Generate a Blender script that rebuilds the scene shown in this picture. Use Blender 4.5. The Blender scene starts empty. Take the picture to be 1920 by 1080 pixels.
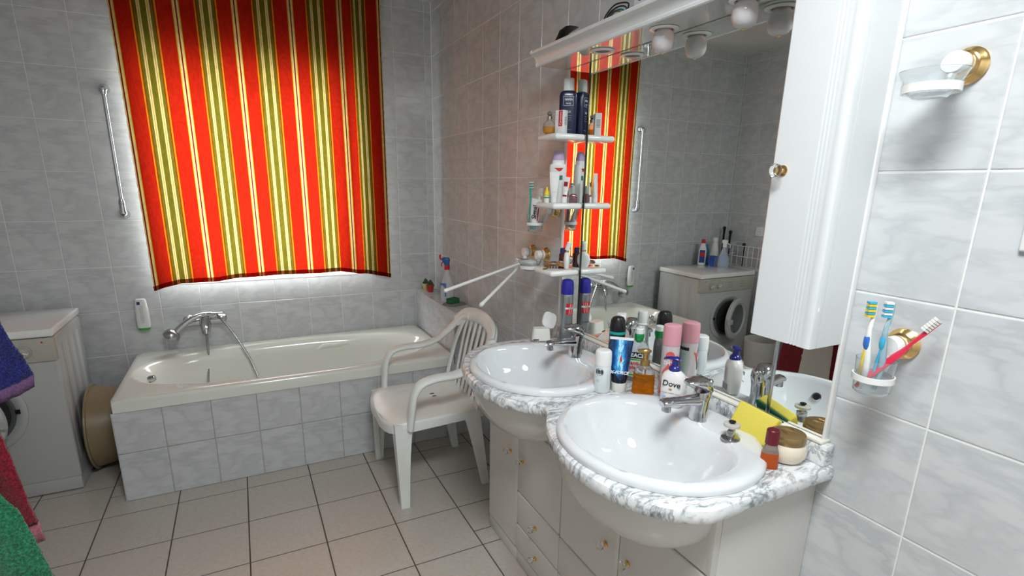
import bpy, bmesh, math, random
from mathutils import Vector, Matrix, noise as mnoise
random.seed(7)
S = bpy.context.scene
COL = S.collection
PI = math.pi
sin, cos = math.sin, math.cos

# ------------------------------------------------------------------ camera
cam_d = bpy.data.cameras.new('camera'); cam = bpy.data.objects.new('camera', cam_d); COL.objects.link(cam)
yaw, pitch, roll = 0.4629, -0.257, 0.0145
fwd = Vector((sin(yaw)*cos(pitch), cos(yaw)*cos(pitch), sin(pitch)))
right0 = Vector((cos(yaw), -sin(yaw), 0)); up0 = right0.cross(fwd)
rt = right0*cos(roll) + up0*sin(roll); upv = up0*cos(roll) - right0*sin(roll)
cam.matrix_world = Matrix(((rt.x, upv.x, -fwd.x, -1.1961), (rt.y, upv.y, -fwd.y, -3.5146), (rt.z, upv.z, -fwd.z, 1.4686), (0, 0, 0, 1)))
cam_d.sensor_width = 36.0; cam_d.lens = 986.35/1920*36
cam_d.shift_x = 12.125/1920; cam_d.shift_y = 66.754/1920
cam_d.clip_start = 0.02
S.camera = cam
# ------------------------------------------------------------------ world, lights, exposure
W = bpy.data.worlds.new('sky'); S.world = W; W.use_nodes = True
wn = W.node_tree; bg = wn.nodes['Background']
tc = wn.nodes.new('ShaderNodeTexCoord'); sp = wn.nodes.new('ShaderNodeSeparateXYZ'); rp = wn.nodes.new('ShaderNodeValToRGB')
wn.links.new(tc.outputs['Generated'], sp.inputs[0]); wn.links.new(sp.outputs[2], rp.inputs[0])
rp.color_ramp.elements[0].position = 0.0; rp.color_ramp.elements[0].color = (0.55, 0.58, 0.55, 1)
rp.color_ramp.elements[1].position = 0.08; rp.color_ramp.elements[1].color = (0.95, 1.0, 1.06, 1)
wn.links.new(rp.outputs[0], bg.inputs[0]); bg.inputs[1].default_value = 17.0
def area_light(name, loc, rot, sx, sy, power, color=(1, 1, 1), portal=False):
    d = bpy.data.lights.new(name, 'AREA'); d.shape = 'RECTANGLE' if portal else 'DISK'; d.size = sx
    if portal: d.size_y = sy
    d.energy = power; d.color = color
    o = bpy.data.objects.new(name, d); COL.objects.link(o); o.location = loc; o.rotation_euler = rot
    if portal: d.cycles.is_portal = True
    return o
area_light('window_portal', (-1.065, 0.12, 1.495), (-PI/2, 0, 0), 1.06, 1.20, 1, portal=True)
area_light('added_fill_light', (-0.95, -3.35, 2.47), (0, 0, 0), 0.6, 0.6, 31, (0.93, 0.98, 1.0))  # added overhead light, standing in for bounced flash near the camera
S.view_settings.view_transform = 'Standard'; S.view_settings.look = 'None'
S.view_settings.gamma = 1.0; S.view_settings.use_curve_mapping = False
S.view_settings.exposure = 0.42

# ------------------------------------------------------------------ material helpers
MATS = {}
def mat(name, col=(0.8, 0.8, 0.8), rough=0.5, metal=0.0, trans=0.0, ior=1.45, coat=0.0, alpha=1.0, sss=0.0, emis=None, spec=None):
    if name in MATS: return MATS[name]
    m = bpy.data.materials.new(name); m.use_nodes = True; MATS[name] = m
    b = m.node_tree.nodes['Principled BSDF']
    b.inputs['Base Color'].default_value = (*col, 1); b.inputs['Roughness'].default_value = rough
    b.inputs['Metallic'].default_value = metal; b.inputs['Transmission Weight'].default_value = trans
    b.inputs['IOR'].default_value = ior; b.inputs['Coat Weight'].default_value = coat
    if alpha < 1: b.inputs['Alpha'].default_value = alpha
    if sss: b.inputs['Subsurface Weight'].default_value = sss; b.inputs['Subsurface Scale'].default_value = 0.01
    if spec is not None: b.inputs['Specular IOR Level'].default_value = spec
    if emis: b.inputs['Emission Color'].default_value = (*emis[0], 1); b.inputs['Emission Strength'].default_value = emis[1]
    return m
class N:
    def __init__(s, m): s.t = m.node_tree; s.b = s.t.nodes.get('Principled BSDF')
    def n(s, typ, **kw):
        x = s.t.nodes.new('ShaderNode' + typ)
        for k, v in kw.items():
            if k in ('blend_type', 'operation', 'noise_dimensions', 'data_type', 'wave_type', 'bands_direction', 'feature', 'interpolation', 'wave_profile'): setattr(x, k, v)
            else: x.inputs[k.replace('_', ' ')].default_value = v
        return x
    def l(s, a, b): s.t.links.new(a, b)
    def ramp(s, fac, stops, interp='LINEAR'):
        r = s.t.nodes.new('ShaderNodeValToRGB'); cr = r.color_ramp; cr.interpolation = interp
        while len(cr.elements) < len(stops): cr.elements.new(0.5)
        for e, (p, c) in zip(cr.elements, stops):
            e.position = p; e.color = (*c, 1) if len(c) == 3 else c
        s.l(fac, r.inputs[0]); return r
def mapping(k, out, rot=(0, 0, 0), scale=(1, 1, 1), loc=(0, 0, 0)):
    mp = k.n('Mapping'); mp.inputs['Rotation'].default_value = rot; mp.inputs['Scale'].default_value = scale; mp.inputs['Location'].default_value = loc
    k.l(out, mp.inputs[0]); return mp.outputs[0]
def bump(k, h, strength, dist=0.002):
    b = k.n('Bump', Strength=strength, Distance=dist); k.l(h, b.inputs['Height']); k.l(b.outputs[0], k.b.inputs['Normal'])
def noisy(name, c1, c2, rough, scale, bumpv=0.0, **kw):
    if name in MATS: return MATS[name]
    m = mat(name, c1, rough, **kw); k = N(m); t = k.n('TexCoord'); no = k.n('TexNoise', Scale=scale, Detail=4.0)
    k.l(t.outputs['Object'], no.inputs['Vector']); r = k.ramp(no.outputs[0], [(0.35, c1), (0.68, c2)]); k.l(r.outputs[0], k.b.inputs['Base Color'])
    if bumpv: bump(k, no.outputs[0], bumpv)
    return m

def tile_material(name, base, vein, rough, wob):
    m = mat(name, base, rough, coat=0.0); k = N(m)
    t = k.n('TexCoord'); oi = k.n('ObjectInfo')
    md = k.n('Math', operation='MULTIPLY'); k.l(oi.outputs['Random'], md.inputs[0]); md.inputs[1].default_value = 3.0
    fl = k.n('Math', operation='FLOOR'); k.l(md.outputs[0], fl.inputs[0])
    v = mapping(k, t.outputs['Object'], rot=(0, 0, 0.75), scale=(1.0, 2.6, 1.0))
    n1 = k.n('TexNoise', noise_dimensions='4D', Scale=7.0, Detail=3.5, Roughness=0.55, Distortion=0.25)
    k.l(v, n1.inputs['Vector']); k.l(fl.outputs[0], n1.inputs['W'])
    r1 = k.ramp(n1.outputs[0], [(0.42, (0, 0, 0)), (0.53, (0.80, 0.80, 0.80)), (0.57, (0.35, 0.35, 0.35)), (0.72, (0.05, 0.05, 0.05))])
    n2 = k.n('TexNoise', noise_dimensions='4D', Scale=5.0, Detail=3.0); k.l(t.outputs['Object'], n2.inputs['Vector']); k.l(fl.outputs[0], n2.inputs['W'])
    mu = k.n('Math', operation='MULTIPLY'); k.l(r1.outputs[0], mu.inputs[0]); k.l(n2.outputs[0], mu.inputs[1])
    mx = k.n('Mix', data_type='RGBA'); mx.inputs['A'].default_value = (*base, 1); mx.inputs['B'].default_value = (*vein, 1)
    k.l(mu.outputs[0], mx.inputs['Factor'])
    k.l(mx.outputs['Result'], k.b.inputs['Base Color'])
    n3 = k.n('TexNoise', Scale=wob, Detail=1.0); g = k.n('NewGeometry'); k.l(g.outputs['Position'], n3.inputs['Vector']); bump(k, n3.outputs[0], 0.5, 0.0012)
    return m
M_TILE = tile_material('wall_tile_glaze', (0.605, 0.62, 0.63), (0.37, 0.39, 0.41), 0.15, 12.0)
M_FTILE = noisy('floor_tile_glaze', (0.53, 0.49, 0.44), (0.48, 0.445, 0.40), 0.24, 60.0)
M_GROUT = mat('wall_grout', (0.80, 0.80, 0.77), 0.8)
M_GROUT2 = mat('bath_grout', (0.52, 0.50, 0.44), 0.85)
M_FGROUT = mat('floor_grout', (0.09, 0.07, 0.055), 0.9)
M_PAINT = mat('painted_plaster', (0.68, 0.68, 0.66), 0.8)
M_LAM = mat('white_laminate', (0.70, 0.72, 0.73), 0.16, coat=0.3)
M_LAM2 = mat('white_foil_front', (0.64, 0.62, 0.585), 0.17, coat=0.35)
M_CANOPY = mat('canopy_gloss_white', (0.56, 0.565, 0.55), 0.03, coat=0.6, ior=1.5)
M_CER = mat('sanitary_ceramic', (0.71, 0.73, 0.75), 0.06, coat=0.5)
M_ACR = mat('bath_acrylic', (0.74, 0.76, 0.70), 0.14, coat=0.4)
M_CHROME = noisy('chrome', (0.60, 0.61, 0.63), (0.54, 0.55, 0.57), 0.07, 9.0, metal=1.0)
M_CHROME2 = mat('dull_chrome', (0.42, 0.43, 0.44), 0.22, metal=1.0)
M_BRASS = mat('polished_brass', (0.80, 0.55, 0.24), 0.16, metal=1.0)
M_MIRROR = mat('mirror_silver', (0.90, 0.93, 0.91), 0.0, metal=1.0)
M_DARK = mat('dark_gap', (0.03, 0.03, 0.03), 0.5)
M_WPLA = mat('white_plastic', (0.80, 0.80, 0.79), 0.28)
M_WGLOSS = mat('white_enamel', (0.84, 0.84, 0.83), 0.12, coat=0.4)
M_BLACK = mat('black_plastic', (0.012, 0.012, 0.013), 0.3)
M_GLASS = mat('clear_glass', (0.96, 0.98, 0.98), 0.02, trans=1.0, ior=1.35)
M_CLPLA = mat('clear_plastic', (0.90, 0.93, 0.94), 0.08, trans=0.92, ior=1.2)
M_WM = mat('appliance_enamel', (0.46, 0.47, 0.455), 0.25, coat=0.3)
M_WMP = mat('appliance_panel', (0.44, 0.425, 0.37), 0.4)

def chair_mat():
    m = mat('monobloc_plastic', (0.66, 0.64, 0.60), 0.33); k = N(m); t = k.n('TexCoord')
    n1 = k.n('TexNoise', Scale=6.0, Detail=5.0); k.l(t.outputs['Object'], n1.inputs['Vector'])
    r = k.ramp(n1.outputs[0], [(0.35, (0.83, 0.86, 0.84)), (0.7, (0.74, 0.755, 0.72))]); k.l(r.outputs[0], k.b.inputs['Base Color'])
    n2 = k.n('TexNoise', Scale=220.0, Detail=2.0); k.l(t.outputs['Object'], n2.inputs['Vector']); bump(k, n2.outputs[0], 0.25, 0.0008); return m
M_CHAIR = chair_mat()
def marble_mat():
    m = mat('veined_marble', (0.8, 0.8, 0.8), 0.10, coat=0.5); k = N(m); t = k.n('TexCoord')
    v = mapping(k, t.outputs['Object'], rot=(0, 0, 0.6), scale=(0.8, 2.0, 1.0))
    n1 = k.n('TexNoise', Scale=26.0, Detail=8.0, Roughness=0.66, Distortion=0.5); k.l(v, n1.inputs['Vector'])
    r1 = k.ramp(n1.outputs[0], [(0.33, (0.26, 0.28, 0.29)), (0.40, (0.50, 0.53, 0.55)), (0.47, (0.72, 0.735, 0.74)), (0.60, (0.83, 0.835, 0.84))])
    n2 = k.n('TexNoise', Scale=8.0, Detail=7.0, Distortion=0.8, Roughness=0.65); k.l(v, n2.inputs['Vector'])
    r2 = k.ramp(n2.outputs[0], [(0.46, (1, 1, 1)), (0.495, (0.30, 0.33, 0.36)), (0.505, (0.35, 0.38, 0.41)), (0.55, (1, 1, 1))])
    mx = k.n('Mix', data_type='RGBA', blend_type='MULTIPLY'); mx.inputs['Factor'].default_value = 0.75
    k.l(r1.outputs[0], mx.inputs['A']); k.l(r2.outputs[0], mx.inputs['B']); k.l(mx.outputs['Result'], k.b.inputs['Base Color']); return m
M_MARBLE = marble_mat()

# ------------------------------------------------------------------ mesh helpers
def link(name, me, parent=None, m=None, loc=None):
    o = bpy.data.objects.new(name, me); COL.objects.link(o)
    if parent is not None: o.parent = parent
    if m is not None: me.materials.clear(); me.materials.append(m)
    if loc is not None: o.location = loc
    return o
def thing(name, label, cat, loc=(0, 0, 0), rz=0.0, group=None, rot=None):
    o = bpy.data.objects.new(name, None); COL.objects.link(o); o.empty_display_size = 0.05
    o.location = loc; o.rotation_euler = rot if rot else (0, 0, rz); o['label'] = label; o['category'] = cat
    if group: o['group'] = group
    return o
def tag(o, label, cat, group=None):
    o['label'] = label; o['category'] = cat
    if group: o['group'] = group
    return o
def structure(o): o['kind'] = 'structure'; return o
class B:
    def __init__(s): s.v = []; s.f = []; s.mi = []; s.cur = 0
    def add(s, vs, fs):
        o = len(s.v); s.v += [tuple(x) for x in vs]; s.f += [tuple(i + o for i in f) for f in fs]; s.mi += [s.cur]*len(fs)
    def box(s, a, b):
        x0, y0, z0 = a; x1, y1, z1 = b
        s.add([(x0, y0, z0), (x1, y0, z0), (x1, y1, z0), (x0, y1, z0), (x0, y0, z1), (x1, y0, z1), (x1, y1, z1), (x0, y1, z1)],
              [(0, 3, 2, 1), (4, 5, 6, 7), (0, 1, 5, 4), (1, 2, 6, 5), (2, 3, 7, 6), (3, 0, 4, 7)])
    def loft(s, rings, cap0=True, cap1=True, closed=True):
        n = len(rings[0]); vs = [p for r in rings for p in r]; fs = []
        for i in range(len(rings) - 1):
            for j in range(n if closed else n - 1):
                k = (j + 1) % n; fs.append((i*n + j, i*n + k, (i + 1)*n + k, (i + 1)*n + j))
        if cap0 and closed: fs.append(tuple(range(n - 1, -1, -1)))
        if cap1 and closed: fs.append(tuple((len(rings) - 1)*n + j for j in range(n)))
        s.add(vs, fs)
    def lathe(s, prof, seg=24, c=(0, 0), axis='z', cap0=True, cap1=True):
        rings = []
        for r, z in prof:
            r = max(r, 1e-5); ring = []
            for j in range(seg):
                a = 2*PI*j/seg; x = c[0] + r*cos(a); y = c[1] + r*sin(a)
                ring.append((x, y, z) if axis == 'z' else ((z, x, y) if axis == 'x' else (y, z, x)))
            rings.append(ring)
        s.loft(rings, cap0, cap1)
    def tube(s, pts, r, seg=10, up=(0, 0, 1), w=None, cap=True):
        pts = [Vector(p) for p in pts]; n = len(pts); rings = []; u = Vector(up)
        for i, p in enumerate(pts):
            t = (pts[min(i + 1, n - 1)] - pts[max(i - 1, 0)]).normalized()
            sd = t.cross(u)
            if sd.length < 1e-3: sd = t.cross(Vector((1, 0.01, 0)))
            sd.normalize(); u2 = sd.cross(t).normalized(); u = u2
            ri = r[i] if isinstance(r, (list, tuple)) else r; wi = (w[i] if isinstance(w, (list, tuple)) else w) if w else ri
            rings.append([tuple(p + sd*cos(2*PI*j/seg)*wi + u2*sin(2*PI*j/seg)*ri) for j in range(seg)])
        s.loft(rings, cap, cap)
    def mesh(s, name, smooth=35):
        me = bpy.data.meshes.new(name); me.from_pydata(s.v, [], s.f); me.validate()
        bm = bmesh.new(); bm.from_mesh(me); bmesh.ops.recalc_face_normals(bm, faces=bm.faces); bm.to_mesh(me); bm.free()
        if smooth:
            me.polygons.foreach_set('use_smooth', [True]*len(me.polygons)); me.set_sharp_from_angle(angle=math.radians(smooth))
        return me
    def obj(s, name, m, parent=None, smooth=35, loc=None): return link(name, s.mesh(name, smooth), parent, m, loc)
def rbox(a, b, r=0.004, seg=2):
    bm = bmesh.new(); bmesh.ops.create_cube(bm, size=1)
    for v in bm.verts: v.co = Vector([(a[i] + b[i])/2 + v.co[i]*(b[i] - a[i]) for i in range(3)])
    r = min(r, 0.48*min(abs(b[i] - a[i]) for i in range(3)))
    bmesh.ops.bevel(bm, geom=bm.edges[:], offset=r, segments=seg, profile=0.5, affect='EDGES')
    me = bpy.data.meshes.new('m'); bm.to_mesh(me); bm.free()
    me.polygons.foreach_set('use_smooth', [True]*len(me.polygons)); me.set_sharp_from_angle(angle=math.radians(50)); return me
def ro(name, a, b, m, parent=None, r=0.004, seg=2): return link(name, rbox(a, b, r, seg), parent, m)
def selip(rx, ry, z, n=2.0, seg=28, cx=0, cy=0):
    out = []
    for j in range(seg):
        a = 2*PI*j/seg; c = cos(a); s_ = sin(a)
        out.append((cx + rx*math.copysign(abs(c)**(2/n), c), cy + ry*math.copysign(abs(s_)**(2/n), s_), z))
    return out
def bottle(name, prof, m, parent, seg=28):  # prof: (z, rx, ry, n)
    b = B(); b.loft([selip(p[1], p[2], p[0], p[3] if len(p) > 3 else 2, seg) for p in prof]); return b.obj(name, m, parent)
def cr(pts, sub=8, closed=False):
    pts = [Vector(p) for p in pts]; n = len(pts); out = []
    rng = range(n) if closed else range(n - 1)
    for i in rng:
        p0 = pts[(i - 1) % n] if closed else pts[max(i - 1, 0)]; p1 = pts[i]; p2 = pts[(i + 1) % n]
        p3 = pts[(i + 2) % n] if closed else pts[min(i + 2, n - 1)]
        for k in range(sub):
            t = k/sub
            out.append(0.5*((2*p1) + (p2 - p0)*t + (2*p0 - 5*p1 + 4*p2 - p3)*t*t + (3*p1 - p0 - 3*p2 + p3)*t**3))
    if not closed: out.append(pts[-1])
    return out
def text(name, body, size, m, parent, loc, cyl=None, rot=(PI/2, 0, 0), shear=0, bold=0.0, sx=1.0):
    """lettering laid on a surface; cyl = radius of the cylinder it wraps (centre on the local z axis, facing local -y)"""
    cu = bpy.data.curves.new('t', 'FONT'); cu.body = body; cu.size = size; cu.align_x = 'CENTER'; cu.align_y = 'CENTER'; cu.extrude = 0.0002
    cu.shear = shear; cu.offset = bold; cu.resolution_u = 3
    o = bpy.data.objects.new('t', cu); COL.objects.link(o); bpy.context.view_layer.update()
    me = bpy.data.meshes.new_from_object(o.evaluated_get(bpy.context.evaluated_depsgraph_get())); bpy.data.objects.remove(o)
    if sx != 1.0:
        for v in me.vertices: v.co.x *= sx
    if cyl:
        for v in me.vertices:
            x = v.co.x + loc[0]; rr = cyl + 0.0006 + v.co.z; a = x/cyl; v.co = Vector((rr*sin(a), -rr*cos(a), v.co.y + loc[2]))
        t = link(name, me, parent, m)
    else:
        t = link(name, me, parent, m); t.location = loc; t.rotation_euler = rot
    return t
def patch(name, r, a0, a1, z0, z1, m, parent, rad2=None, off=0.0005):
    """printed label wrapped on a round side, facing local -y"""
    b = B(); n = 14; R2 = rad2 or r
    b.loft([[((rr + off)*sin(a0 + (a1 - a0)*j/n), -((R2 if rad2 else rr) + off)*cos(a0 + (a1 - a0)*j/n), z) for j in range(n + 1)] for rr, z in ((r, z0), (r, z1))], closed=False)
    return b.obj(name, m, parent)

# ------------------------------------------------------------------ tiles
TW, TH = 0.201, 0.25
TM = {}
def tile_mesh(x0, x1, y0, y1, m, th=0.007, g=0.0016, be=0.0022):
    key = (round(x0, 4), round(x1, 4), round(y0, 4), round(y1, 4), m.name, be)
    if key in TM: return TM[key]
    b = B(); rings = []
    for d, z in ((0, -th), (0, -be*0.8), (be*0.3, -be*0.25), (be, 0)):
        rings.append([(x0 + g + d, y0 + g + d, z), (x1 - g - d, y0 + g + d, z), (x1 - g - d, y1 - g - d, z), (x0 + g + d, y1 - g - d, z)])
    b.loft(rings, cap0=False); me = b.mesh('tile', 10); me.materials.append(m); TM[key] = me; return me
def sub_rect(r, h):
    x0, x1, y0, y1 = r; a0, a1, b0, b1 = h
    if a0 >= x1 or a1 <= x0 or b0 >= y1 or b1 <= y0: return [r]
    out = []
    if y0 < b0: out.append((x0, x1, y0, b0))
    if y1 > b1: out.append((x0, x1, b1, y1))
    yy0, yy1 = max(y0, b0), min(y1, b1)
    if x0 < a0: out.append((x0, a0, yy0, yy1))
    if x1 > a1: out.append((a1, x1, yy0, yy1))
    return out
def tiles(parent, frame, us, vs, m, bounds, holes=(), be=0.0022, g=0.0016):
    """frame(u, v) -> world location, rot -> euler; us, vs: grid lines; bounds clip; holes are rectangles left out"""
    f, rot = frame; cnt = 0
    for i in range(len(us) - 1):
        for j in range(len(vs) - 1):
            r = (max(us[i], bounds[0]), min(us[i + 1], bounds[1]), max(vs[j], bounds[2]), min(vs[j + 1], bounds[3]))
            if r[1] - r[0] < 0.008 or r[3] - r[2] < 0.008: continue
            rs = [r]
            for h in holes: rs = [q for w in rs for q in sub_rect(w, h)]
            cu, cv = (us[i] + us[i + 1])/2, (vs[j] + vs[j + 1])/2
            for q in rs:
                if q[1] - q[0] < 0.01 or q[3] - q[2] < 0.01: continue
                o = bpy.data.objects.new('tile', tile_mesh(q[0] - cu, q[1] - cu, q[2] - cv, q[3] - cv, m, be=be, g=g)); COL.objects.link(o)
                o.location = f(cu, cv); o.rotation_euler = rot; o.parent = parent; cnt += 1
    return cnt
XL, YB, ZC = -2.86, -4.3, 2.57
rows = [0.006 + TH*k for k in range(-1, 12)]
WO = (-1.60, -0.53, 0.892, 2.10)     # window opening
# window wall (y = 0), x grid lines
bw = B()
def wall_holes(b, x0, x1, z0, z1, h, y0, y1):
    for q in sub_rect((x0, x1, z0, z1), h): b.box((q[0], y0, q[2]), (q[1], y1, q[3]))
wall_holes(bw, XL - 0.15, 0.15, 0, ZC, WO, 0.0017, 0.22)
w1 = structure(bw.obj('wall_window', M_GROUT, smooth=0))
xs = [-0.2463 + TW*k for k in range(-14, 3)]
tiles(w1, (lambda u, v: (u, 0, v), (PI/2, 0, 0)), xs, rows, M_TILE, (XL, -0.001, 0, ZC), holes=[WO, (-1.80, 0, 0, 0.256), (-0.15, 0, 0, 0.756)])
# right wall (x = 0): u = -y
br = B(); br.box((0.0017, YB - 0.15, 0), (0.15, 0.22, ZC)); w2 = structure(br.obj('wall_right', M_GROUT, smooth=0))
us = [0.0089 + TW*k for k in range(-1, 22)]
tiles(w2, (lambda u, v: (0, -u, v), (PI/2, 0, -PI/2)), us, rows, M_TILE, (0.001, 3.9, 0, ZC), holes=[(1.70, 2.80, 0.0, 1.88), (0, 0.74, 0, 0.745), (3.22, 4.3, 0, 0.256)])
# left wall (x = XL): u = y
bl = B(); bl.box((XL - 0.15, YB - 0.15, 0), (XL - 0.0017, 0.0, ZC)); w3 = structure(bl.obj('wall_left', M_GROUT, smooth=0))
tiles(w3, (lambda u, v: (XL, u, v), (PI/2, 0, PI/2)), [-0.03 - TW*k for k in range(11, -2, -1)], rows, M_TILE, (-2.0, -0.001, 0, ZC))
bb = B(); bb.box((XL, YB - 0.15, 0), (0.004, YB, ZC)); structure(bb.obj('wall_back', M_PAINT, smooth=0))
bc = B(); bc.box((XL - 0.15, YB - 0.15, ZC), (0.15, 0.22, ZC + 0.12)); structure(bc.obj('ceiling', M_PAINT, smooth=0))
bf = B(); bf.box((XL - 0.15, YB - 0.15, -0.12), (0.15, 0.22, -0.0011)); fl = structure(bf.obj('floor', M_FGROUT, smooth=0))
fx = [-1.8858 + 0.294*k for k in range(-4, 8)]; fy = [-0.5906 + 0.294*k for k in range(-13, 3)]
tiles(fl, (lambda u, v: (u, v, 0), (0, 0, 0)), fx, fy, M_FTILE, (XL, -0.001, YB, -0.001), be=0.0006, g=0.0026, holes=[(-1.80, 0, -0.70, 0), (-0.33, 0, -2.82, -1.67)])
# window frame behind the curtain
wf = B()
for a, b_ in (((WO[0], 0.10, WO[2]), (WO[0] + 0.07, 0.16, WO[3])), ((WO[1] - 0.07, 0.10, WO[2]), (WO[1], 0.16, WO[3])), ((WO[0], 0.10, WO[2]), (WO[1], 0.16, WO[2] + 0.07)), ((WO[0], 0.10, WO[3] - 0.07), (WO[1], 0.16, WO[3]))): wf.box(a, b_)
wfo = structure(wf.obj('window_1', M_WGLOSS, smooth=0))
mp_ = bpy.data.materials.new('window_pane'); mp_.use_nodes = True
nt = mp_.node_tree; nt.nodes.remove(nt.nodes['Principled BSDF']); tr = nt.nodes.new('ShaderNodeBsdfTransparent'); gl = nt.nodes.new('ShaderNodeBsdfGlossy'); mi = nt.nodes.new('ShaderNodeMixShader')
gl.inputs['Roughness'].default_value = 0.0; mi.inputs[0].default_value = 0.06; nt.links.new(tr.outputs[0], mi.inputs[1]); nt.links.new(gl.outputs[0], mi.inputs[2]); nt.links.new(mi.outputs[0], nt.nodes['Material Output'].inputs[0])
gp = B(); gp.box((WO[0] + 0.07, 0.128, WO[2] + 0.07), (WO[1] - 0.07, 0.132, WO[3] - 0.07)); gp.obj('pane', mp_, wfo, smooth=0)
structure(ro('trim_1', (WO[0] - 0.0, -0.004, WO[2] - 0.004), (WO[1], 0.10, WO[2] + 0.004), M_WGLOSS, None, 0.002)).name = 'trim_1'

# ------------------------------------------------------------------ curtain
def curtain():
    m = bpy.data.materials.new('striped_curtain_cloth'); m.use_nodes = True; k = N(m); MATS['cur'] = m
    t = k.n('TexCoord'); sx = k.n('SeparateXYZ'); k.l(t.outputs['UV'], sx.inputs[0])
    ad = k.n('Math', operation='ADD'); ad.inputs[1].default_value = 20.5; k.l(sx.outputs[0], ad.inputs[0])
    fr = k.n('Math', operation='FRACT'); k.l(ad.outputs[0], fr.inputs[0])
    sb = k.n('Math', operation='SUBTRACT'); sb.inputs[1].default_value = 0.5; k.l(fr.outputs[0], sb.inputs[0])
    ab = k.n('Math', operation='ABSOLUTE'); k.l(sb.outputs[0], ab.inputs[0])
    R = (0.60, 0.022, 0.008); R2 = (0.34, 0.01, 0.006); O = (0.20, 0.165, 0.016); Wt = (1.0, 0.80, 0.34); Y = (0.85, 0.50, 0.02); T = (0.75, 0.42, 0.10); Or = (0.80, 0.20, 0.010)
    r = k.ramp(ab.outputs[0], [(0, O), (0.046, Wt), (0.066, T), (0.080, Wt), (0.100, O), (0.152, R2), (0.163, Or), (0.176, Y), (0.186, Or), (0.192, R2), (0.199, R), (0.441, Y), (0.456, Wt), (0.486, R2)], 'CONSTANT')
    hm = k.ramp(sx.outputs[1], [(0, (0.28, 0.10, 0.08)), (0.0125, (1, 1, 1))], 'CONSTANT')
    # damask weave: swirls slightly darker than the ground
    mp = mapping(k, t.outputs['UV'], scale=(7.0, 15.0, 1)); vo = k.n('TexVoronoi', Scale=1.6); vo.feature = 'SMOOTH_F1'; k.l(mp, vo.inputs['Vector'])
    wv = k.n('Math', operation='MULTIPLY'); wv.inputs[1].default_value = 22.0; k.l(vo.outputs['Distance'], wv.inputs[0])
    sn = k.n('Math', operation='SINE'); k.l(wv.outputs[0], sn.inputs[0])
    nz = k.n('TexNoise', Scale=9.0, Detail=5.0); k.l(mp, nz.inputs['Vector'])
    mu = k.n('Math', operation='MULTIPLY'); k.l(sn.outputs[0], mu.inputs[0]); k.l(nz.outputs[0], mu.inputs[1])
    dr = k.ramp(mu.outputs[0], [(0.0, (1, 1, 1)), (0.10, (0.93, 0.93, 0.93)), (0.30, (0.87, 0.87, 0.87))])
    m1 = k.n('Mix', data_type='RGBA', blend_type='MULTIPLY'); m1.inputs['Factor'].default_value = 1.0; k.l(r.outputs[0], m1.inputs['A']); k.l(dr.outputs[0], m1.inputs['B'])
    m2 = k.n('Mix', data_type='RGBA', blend_type='MULTIPLY'); m2.inputs['Factor'].default_value = 1.0; k.l(m1.outputs['Result'], m2.inputs['A']); k.l(hm.outputs[0], m2.inputs['B'])
    k.t.nodes.remove(k.b)
    di = k.n('BsdfDiffuse'); tl = k.n('BsdfTranslucent'); mx = k.n('MixShader'); mx.inputs[0].default_value = 0.14
    dk = k.n('Mix', data_type='RGBA', blend_type='MULTIPLY'); dk.inputs['Factor'].default_value = 1.0; dk.inputs['B'].default_value = (0.52, 0.50, 0.50, 1); k.l(m2.outputs['Result'], dk.inputs['A'])
    gb = k.n('NewGeometry'); bk = k.n('Mix', data_type='RGBA'); bk.inputs['B'].default_value = (0.84, 0.81, 0.76, 1)
    k.l(gb.outputs['Backfacing'], bk.inputs['Factor']); k.l(dk.outputs['Result'], bk.inputs['A']); k.l(bk.outputs['Result'], di.inputs['Color']); k.l(m2.outputs['Result'], tl.inputs['Color'])
    k.l(di.outputs[0], mx.inputs[1]); k.l(tl.outputs[0], mx.inputs[2]); k.l(mx.outputs[0], k.t.nodes['Material Output'].inputs[0])
    # cloth coordinate u (period of the stripes = 1) against the measured x
    gx = [-1.669, -1.525, -1.383, -1.249, -1.113, -0.975, -0.834, -0.700, -0.571, -0.465, -0.331]
    gu = [-0.53, 0, 0.5, 1, 1.5, 2, 2.5, 3, 3.5, 4, 4.53]
    nu, nv = 220, 70; vs = []; uvs = []; hz = [(-1.669, .868), (-1.62, .884), (-1.533, .905), (-1.346, .903), (-1.233, .917), (-1.029, .921), (-.781, .919), (-.651, .921), (-.483, .897), (-.331, .862)]
    for i in range(nu + 1):
        u = gu[0] + (gu[-1] - gu[0])*i/nu
        for a in range(len(gu) - 1):
            if gu[a] <= u <= gu[a + 1] + 1e-9: x = gx[a] + (gx[a + 1] - gx[a])*(u - gu[a])/(gu[a + 1] - gu[a]); break
        for a in range(len(hz) - 1):
            if hz[a][0] <= x <= hz[a + 1][0] + 1e-6: zb = hz[a][1] + (hz[a + 1][1] - hz[a][1])*(x - hz[a][0])/(hz[a + 1][0] - hz[a][0]); break
        else: zb = 0.862
        for j in range(nv + 1):
            v = j/nv; z = zb + (2.545 - zb)*v
            y = -0.062 - 0.006*sin(u*5.3 + 0.6) - 0.004*sin(u*9.1 + z*2.0)*(1 - v*0.4) - 0.003*sin(z*3 + u)
            y -= 0.030*math.exp(-((u - 3.62)/0.16)**2) - 0.012*math.exp(-((u - 4.0)/0.2)**2)
            xx = x
            if i == 0: xx += 0.0018*sin(z*160) - 0.001
            if i == nu: xx += 0.002*sin(z*150)
            xx += 0.018*(v - 0.3)*(-1 if x < -1 else 0)*max(0, (-1.3 - x))
            vs.append((xx, y, z)); uvs.append((u, v))
    fs = [(i*(nv + 1) + j, (i + 1)*(nv + 1) + j, (i + 1)*(nv + 1) + j + 1, i*(nv + 1) + j + 1) for i in range(nu) for j in range(nv)]
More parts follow.
